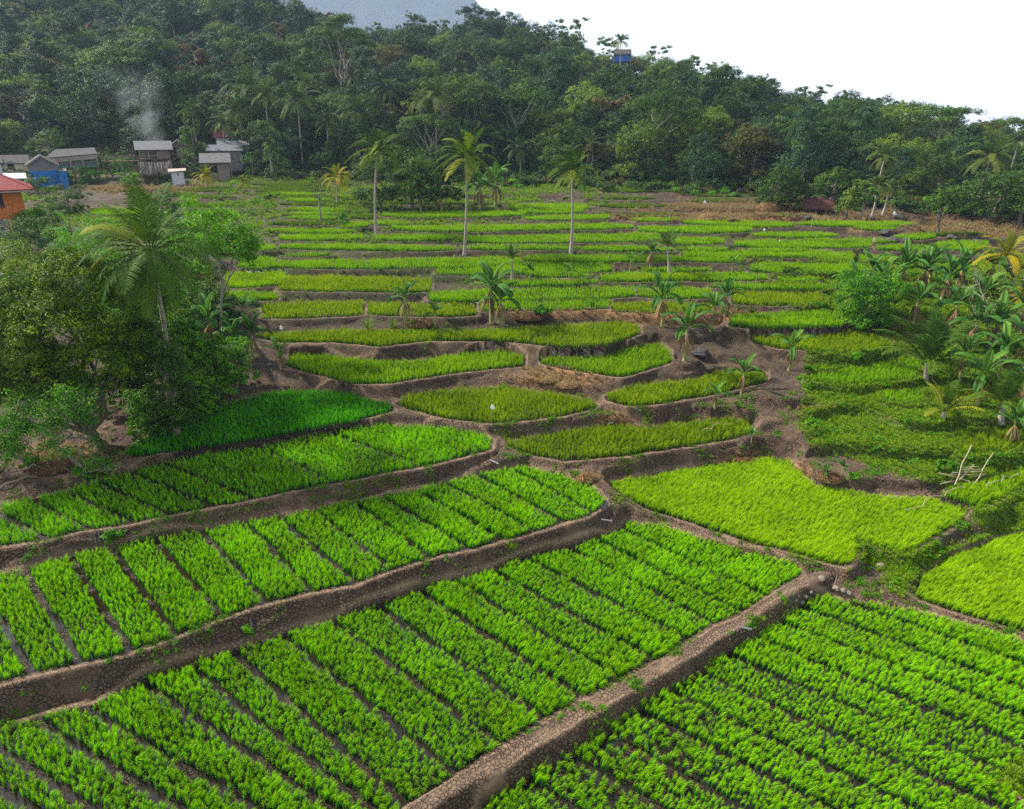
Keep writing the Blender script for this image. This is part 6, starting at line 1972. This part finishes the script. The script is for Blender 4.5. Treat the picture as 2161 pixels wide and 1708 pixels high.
def stick(a, b, rad, mat, name, label, cat, group=None, sag=0.0, za=None, zb=None, seed=0, n=5, wob=0.02):
    """a pole whose two ends are given as pixel + height above the ground there"""
    ga, gb_ = ground(a[0], a[1]), ground(b[0], b[1]) if b is not None else None
    r = np.random.default_rng(seed)
    pa = np.array(ga) + np.array([0, 0, za or 0])
    pb = np.array(gb_) + np.array([0, 0, zb or 0]) if b is not None else pa + np.array([0, 0, zb])
    p, rd = limb(r, pa, pb, rad, rad * .75, sag=sag, n=n, wob=wob)
    g = Geo(); g.add(*tube(p, rd, 7))
    V0 = g.V[0]
    c = V0.mean(0); g.V[0] = V0 - c
    o = link(name, g.mesh(name, mat, True), loc=tuple(c))
    return tag(o, label, cat, group)

for x, y, h, lb in [(108, 1192, .62, 'pale upright pipe in the upper cracked bank, leftmost one'), (204, 1148, .5, 'pale upright pipe in the upper cracked bank, left one of a close pair'), (212, 1143, .5, 'pale upright pipe in the upper cracked bank, right one of a close pair'), (534, 1342, .85, 'tall pale pipe standing in the middle of the lower cracked bank')]:
    stick((x, y), None, .035, PIPE, 'drain_pipe', lb, 'pipe', 'pale pipes stuck in the banks', zb=h)
stick((406, 1322), None, .02, BAMB, 'stake', 'thin wooden stake at the end of a rice bed on the second terrace', 'stake', zb=.9)
stick((1762, 1236), None, .03, WOODD, 'stake', 'short grey stake at the stone sluice beside the diagonal bund', 'stake', zb=.7)
def hpipe(px, py, lift, d, L, label):
    g = ground(px, py)
    gg = Geo(); p = np.array([(0, 0, 0), (d[0] * L, d[1] * L, -.05 * L)])
    gg.add(*tube(p, .05, 10)); o = link('drain_pipe', gg.mesh('drain_pipe', PIPE, True), loc=(g.x, g.y, g.z + lift))
    tag(o, label, 'pipe')
hpipe(1034, 975, .12, (.75, -.65), .7, 'grey pipe poking from the bank by the path junction')
hpipe(1268, 1102, .15, (.95, -.2), .6, 'grey pipe over the hole at the right end of the lower cracked bank')
hpipe(1560, 1330, .15, (.95, -.25), .5, 'short pale pipe through the diagonal bund')

# bamboo poles piled beside the crescent field
for i, (a, b, za, zb, lb) in enumerate([((1982, 1030), (2075, 1012), .25, .3, 'lowest bamboo pole of the pile'), ((1978, 1008), (2062, 1030), .3, .25, 'long bamboo pole slanting down to the right across the pile'), ((2012, 1034), (2038, 985), .3, 1.4, 'bamboo pole raised steeply over the pile'), ((2050, 1032), (2086, 992), .2, 1.1, 'bamboo pole raised to the right of the pile'),
                                        ((2000, 1018), (2070, 1016), .45, .45, 'upper level bamboo pole of the pile, front'), ((2005, 1012), (2068, 1010), .42, .45, 'upper level bamboo pole of the pile, second'), ((2008, 1006), (2066, 1004), .4, .4, 'upper level bamboo pole of the pile, third'), ((2012, 1000), (2060, 998), .35, .4, 'rearmost bamboo pole of the pile'), ((1990, 1025), (2080, 1024), .2, .2, 'bottom bamboo pole along the near edge of the pile'), ((2020, 1030), (2050, 1000), .5, .6, 'bamboo pole lying crosswise on the pile')]):
    stick(a, b, .035, BAMB, 'bamboo_pole', lb, 'bamboo pole', 'pile of bamboo poles', za=za, zb=zb, seed=i, wob=.008)
# dry branches lying on the crop
for i, (a, b, lb) in enumerate([((1905, 1095), (2030, 1050), 'long dry bamboo branch lying over the right end of the crescent field'), ((2075, 1045), (2150, 1018), 'dry forked branch lying over the narrow lime strip'), ((1480, 925), (1540, 912), 'bent dry twig lying on the curved olive terrace')]):
    stick(a, b, .022, BAMB, 'dry_branch', lb, 'branch', za=.55, zb=.6, sag=.15, seed=40 + i, n=9, wob=.03)
stick((1500, 1046), (1500, 1046), .01, BAMB, 'twig', 'thin twig standing in the crescent field', 'twig', za=0, zb=.7)
for x, y, h, lb in [(1712, 480, 1.9, 'tall thin pole beside the white rock on the far terraces'), (1432, 440, 1.8, 'thin pole on the dry grass terraces'), (1815, 500, 1.5, 'thin pole among the far right terraces'), (705, 568, 1.8, 'thin pole on the left middle terraces'), (1540, 462, 2.0, 'leaning pole beside the straw mound')]:
    stick((x, y), None, .03, BAMB, 'pole', lb, 'pole', zb=h)
g = ground(1231, 96); 
def ridge_pole():
    Y = 300; d = ray(1231, 70); x = d[0] / d[1] * Y; z = gz(x, Y)
    top = CAM_H + d[2] / d[1] * Y
    gg = Geo(); gg.add(*tube([(0, 0, -1), (0, 0, max(8, top - z))], .22, 8)); bx(gg, -.9, .9, -.1, .1, max(7.2, top - z - .8), max(7.4, top - z - .6))
    tag(link('utility_pole', gg.mesh('utility_pole', simple_mat('concrete', (.5, .48, .46), .8, .1, 2)), loc=(x, Y, z)), 'pale concrete utility pole standing on the ridge beside a dark tree', 'pole')
ridge_pole()

# driftwood and roots at the left
for i, (a, b, rad, sg, lb) in enumerate([((0, 1035), (78, 1010), .055, .15, 'long grey driftwood branch nearest the rice beds'), ((10, 1012), (92, 988), .05, .25, 'curved grey driftwood branch in the middle of the litter'), ((0, 1000), (14, 970), .05, .1, 'short curved driftwood branch at the left edge'), ((150, 1008), (245, 985), .06, -.12, 'bent pale root curling round the right end of the litter'), ((75, 975), (150, 1000), .03, .05, 'straight thin driftwood stick in the litter'),
                                         ((90, 990), (160, 985), .025, .05, 'thin driftwood stick lying flat behind the curved branch'), ((24, 985), (60, 960), .03, .2, 'pale broken twig bundle stick by the fresh seedling'), ((355, 772), (428, 752), .09, .1, 'long pale log lying on the brown slope under the dark shrubs')]):
    stick(a, b, rad, WOODD, 'driftwood', lb, 'driftwood', 'dead branches on the ground at the left', za=.06, zb=.1, sag=sg, seed=60 + i, n=8, wob=.04)
stick((178, 862), (248, 800), .13, WOODD, 'leaning_trunk', 'bare leaning trunk arching over the brown mound', 'trunk', za=.1, zb=1.6, sag=-.6, seed=71, n=8, wob=.03)

rr_ = np.random.default_rng(12)
for i, (x, y, rp, mt, lb, nm) in enumerate([(128, 395, 26, ROCK, 'huge black rock in front of the blue gable', 'boulder'), (1290, 893, 17, ROCK, 'dark round boulder on the brown bank between two olive terraces', 'boulder'), (1734, 1222, 9, STONE, 'round stone on the crossing of the earth paths', 'stone'), (1700, 1260, 6, STONE, 'upper stone on the right foot of the diagonal bund', 'stone'), (1712, 1250, 5, STONE, 'small stone beside the sluice', 'stone'), (1692, 1272, 6, STONE, 'lower stone on the right foot of the diagonal bund', 'stone'), (1680, 1268, 5, STONE, 'smallest stone on the foot of the diagonal bund', 'stone'),
                                            (1765, 1243, 10, STONE, 'squared stone of the sluice under the stake', 'stone'), (1779, 1247, 8, STONE, 'squared stone of the sluice, right of the stake', 'stone'), (1790, 1252, 7, STONE, 'rightmost squared stone of the sluice', 'stone'), (1858, 1195, 10, STONE, 'upright stone in the grass below the crescent field', 'stone'), (1722, 462, 11, STONE, 'angular white rock below the ruined shelter', 'boulder'), (1700, 462, 15, ROCK, 'black rock left of the angular white one', 'boulder'), (1868, 495, 18, ROCK, 'dark boulder in the far right rice, upper of three', 'boulder'), (1883, 510, 18, ROCK, 'dark boulder in the far right rice, lower of three', 'boulder'), (1912, 509, 13, ROCK, 'dark boulder in the far right rice, right one of three', 'boulder'),
                                            (1900, 462, 14, ROCK, 'dark rock on the stepped brown banks under the palms', 'boulder'), (2010, 505, 16, ROCK, 'grey rock right of the lone lollipop shaped tree', 'boulder'), (2060, 515, 18, ROCK, 'broad grey rock by the golden palm', 'boulder'), (1560, 402, 10, STONE, 'pale boulder on the brown steps at the forest foot', 'boulder'), (1480, 382, 8, STONE, 'small pale boulder below the yellow green forest palm', 'boulder'), (1478, 748, 24, ROCK, 'dark earthy mound rock behind the largest banana of the row', 'boulder'), (222, 905, 8, STONE, 'pale stone on the brown mound under the feathery tree', 'stone'), (170, 990, 12, STONE, 'flat pale stone in the driftwood litter', 'stone'), (230, 990, 10, STONE, 'rounded stone inside the curled root', 'stone'), (70, 985, 12, STONE, 'grey stone at the left of the litter', 'stone')]):
    gpt = ground(x, y)
    _, _, fd = proj(*gpt)
    blob(nm, gpt, rp / FPX * fd * (.68 if nm == 'boulder' else .8), mt, lb, 'rock', float(i * 1.7 + 1), .6)

heap(1500, 468, 32, STRAW, 'broad straw mound by the white sheet on the far terraces', 801, 3500, .35)
heap(1617, 446, 24, STRAW, 'conical hay heap left of the round green tree', 802, 2600, .5)
heap(1548, 474, 17, BURNT, 'burnt black straw heap right of the broad straw mound', 803, 1500, .4)
heap(1290, 884, 14, STRAW, 'small straw heap resting above the dark round boulder', 804, 900, .35)
heap(1238, 1012, 20, STRAW, 'reddish straw heap at the corner of the crescent field', 805, 1600, .35)
heap(1155, 800, 28, STRAW, 'cut straw spread on the slope between the two yellow green terraces', 806, 3200, .14)
heap(1195, 812, 26, STRAW, 'lower cut straw pile on the slope above the lens shaped field', 807, 2800, .16)
heap(1752, 1010, 30, DEAD, 'dry leaf litter mound around the banana shoots above the crescent field', 808, 2600, .22, name='leaf_litter', leaf=.14)
heap(1115, 668, 36, DEAD, 'brown leaf litter on the bare patch right of the banana pair', 809, 2400, .12, name='leaf_litter', leaf=.14)
heap(885, 682, 34, DEAD, 'grey leaf litter round the upright banana plant', 810, 2200, .14, name='leaf_litter', leaf=.14)
heap(110, 985, 44, DEAD, 'wide brown litter heap on the bare earth at the lower left', 811, 4200, .10, name='litter_heap', leaf=.16)
heap(205, 985, 26, DEAD, 'pale dry litter heap by the curled root', 812, 2200, .22, name='litter_heap', leaf=.16)
heap(1565, 968, 28, DEAD, 'reddish dry litter at the far edge of the crescent field', 813, 2000, .12, name='leaf_litter', leaf=.14)

def sedge(px, py, hpx, label, seed, mat=GM):
    g = ground(px, py); _, _, fd = proj(*g); h = hpx / FPX * fd
    tag(link('grass_clump', rice_mesh('grass_clump', mat, 70, h, h * .8, .022, 4, .9, seed), loc=g), label, 'grass clump')
sedge(778, 698, 40, 'tall arching grass clump at the left of the leaf litter', 951)
sedge(828, 694, 28, 'smaller arching grass clump left of the upright banana', 952)
sedge(868, 688, 22, 'short grass clump at the foot of the upright banana', 953)
for i, (x, y, rp, lb) in enumerate([(1145, 672, 22, 'broad leaved green shrub between the olive terraces, right of the banana pair'), (1715, 900, 16, 'leafy seedling on the grassy slope'), (1800, 1015, 14, 'leafy green seedling by the leaf litter mound'), (2000, 1000, 24, 'pale leafed creeper covering the left of the bamboo pile'), (1805, 762, 14, 'dark green taro plant under the oval field'), (65, 985, 18, 'fresh seedling growing in the driftwood litter'), (162, 1000, 14, 'fresh seedling between the wide brown and the pale litter'), (520, 1360 - 15, 18, 'tangle of weeds in the notch of the lower cracked bank'), (1240, 650, 12, 'leafy seedling at the rim of the middle terrace'), (240, 1145, 20, 'weeds in the notch of the upper cracked bank')]):
    g = ground(x, y); _, _, fd = proj(*g); r0 = rp / FPX * fd
    gg = Geo(); crown_geo(gg, [(0, 0, r0 * .6, r0, r0 * .8, r0 * .7)], 420, r0 * .32, 960 + i, .5, .6)
    tag(link('seedling', gg.mesh('seedling', LM['fresh']), loc=g), lb, 'seedling')

# clear water at the sluices
wm = bpy.data.materials['muddy_water']
for pts, z, lb in [([(1898, 1243), (1915, 1228), (1925, 1235), (1920, 1262), (1905, 1258)], -.22, 'small bright puddle at the corner of the right lime field'), ([(1262, 1070), (1272, 1055), (1282, 1060), (1280, 1078)], 1.16, 'small bright puddle at the tip of the second terrace')]:
    me = bpy.data.meshes.new('water'); me.from_pydata([(*P(a, b, z), z) for a, b in pts], [], [list(range(len(pts)))]); me.materials.append(wm)
    tag(link('water', me), lb, 'water', kind='structure')

# ------------------------------------------------------------------ smoke over the village
def smoke():
    Y = 166.0
    d = ray(300, 300); x0 = d[0] / d[1] * Y; zb = CAM_H + d[2] / d[1] * Y
    me = bpy.data.meshes.new('smoke')
    g = Geo(); bx(g, -11.5, 11.5, -3.5, 3.5, -1.0, 17.5)
    m = bpy.data.materials.new('smoke'); m.use_nodes = True
    nt = m.node_tree; nt.nodes.remove(nt.nodes['Principled BSDF'])
    pv = N(nt, 'ShaderNodeVolumePrincipled'); pv.inputs['Color'].default_value = (.80, .88, 1.0, 1)
    tc = N(nt, 'ShaderNodeTexCoord').outputs['Object']
    sep = N(nt, 'ShaderNodeSeparateXYZ'); nt.links.new(tc, sep.inputs[0])
    n = noisen(nt, tc, .22, 4, .62); n2 = noisen(nt, tc, .09, 2, .5)
    # the plume leans left as it rises
    ax = mathn(nt, 'ADD', mathn(nt, 'MULTIPLY', sep.outputs['Z'], -.34), 3.4)
    ax = mathn(nt, 'ADD', ax, mathn(nt, 'MULTIPLY', mathn(nt, 'SUBTRACT', n2, .5), 14.0))
    dx = mathn(nt, 'SUBTRACT', sep.outputs['X'], ax)
    wd = mathn(nt, 'ADD', mathn(nt, 'MULTIPLY', sep.outputs['Z'], .42), 3.2)
    rr = mathn(nt, 'SQRT', mathn(nt, 'ADD', mathn(nt, 'POWER', mathn(nt, 'DIVIDE', dx, wd), 2.0), mathn(nt, 'POWER', mathn(nt, 'DIVIDE', sep.outputs['Y'], 2.4), 2.0)))
    f = mathn(nt, 'SUBTRACT', 1.0, rr, clamp=True)
    top = mathn(nt, 'DIVIDE', mathn(nt, 'SUBTRACT', 15.5, sep.outputs['Z']), 11.0, clamp=True)
    nn_ = mathn(nt, 'MULTIPLY', mathn(nt, 'SUBTRACT', n, .40, clamp=True), 4.0)
    dens = mathn(nt, 'MULTIPLY', mathn(nt, 'MULTIPLY', mathn(nt, 'MULTIPLY', f, top), nn_), 0.17)
    nt.links.new(dens, pv.inputs['Density'])
    nt.links.new(pv.outputs[0], nt.nodes['Material Output'].inputs['Volume'])
    o = link('smoke', g.mesh('smoke', m), loc=(x0, Y, zb))
    tag(o, 'thin grey wood smoke drifting up over the village roofs', 'smoke', kind='stuff')
smoke()

# ------------------------------------------------------------------ haze: even pale air over the whole scene
def haze():
    g = Geo(); bx(g, -3600, 3600, -150, 4300, -30, 1000)
    m = bpy.data.materials.new('haze'); m.use_nodes = True
    nt = m.node_tree; nt.nodes.remove(nt.nodes['Principled BSDF'])
    pv = N(nt, 'ShaderNodeVolumePrincipled'); pv.inputs['Color'].default_value = (.56, .72, 1.0, 1)
    pv.inputs['Density'].default_value = 0.00016
    nt.links.new(pv.outputs[0], nt.nodes['Material Output'].inputs['Volume'])
    tag(link('haze', g.mesh('haze', m)), 'pale blue haze in the air', 'haze', kind='stuff')
haze()
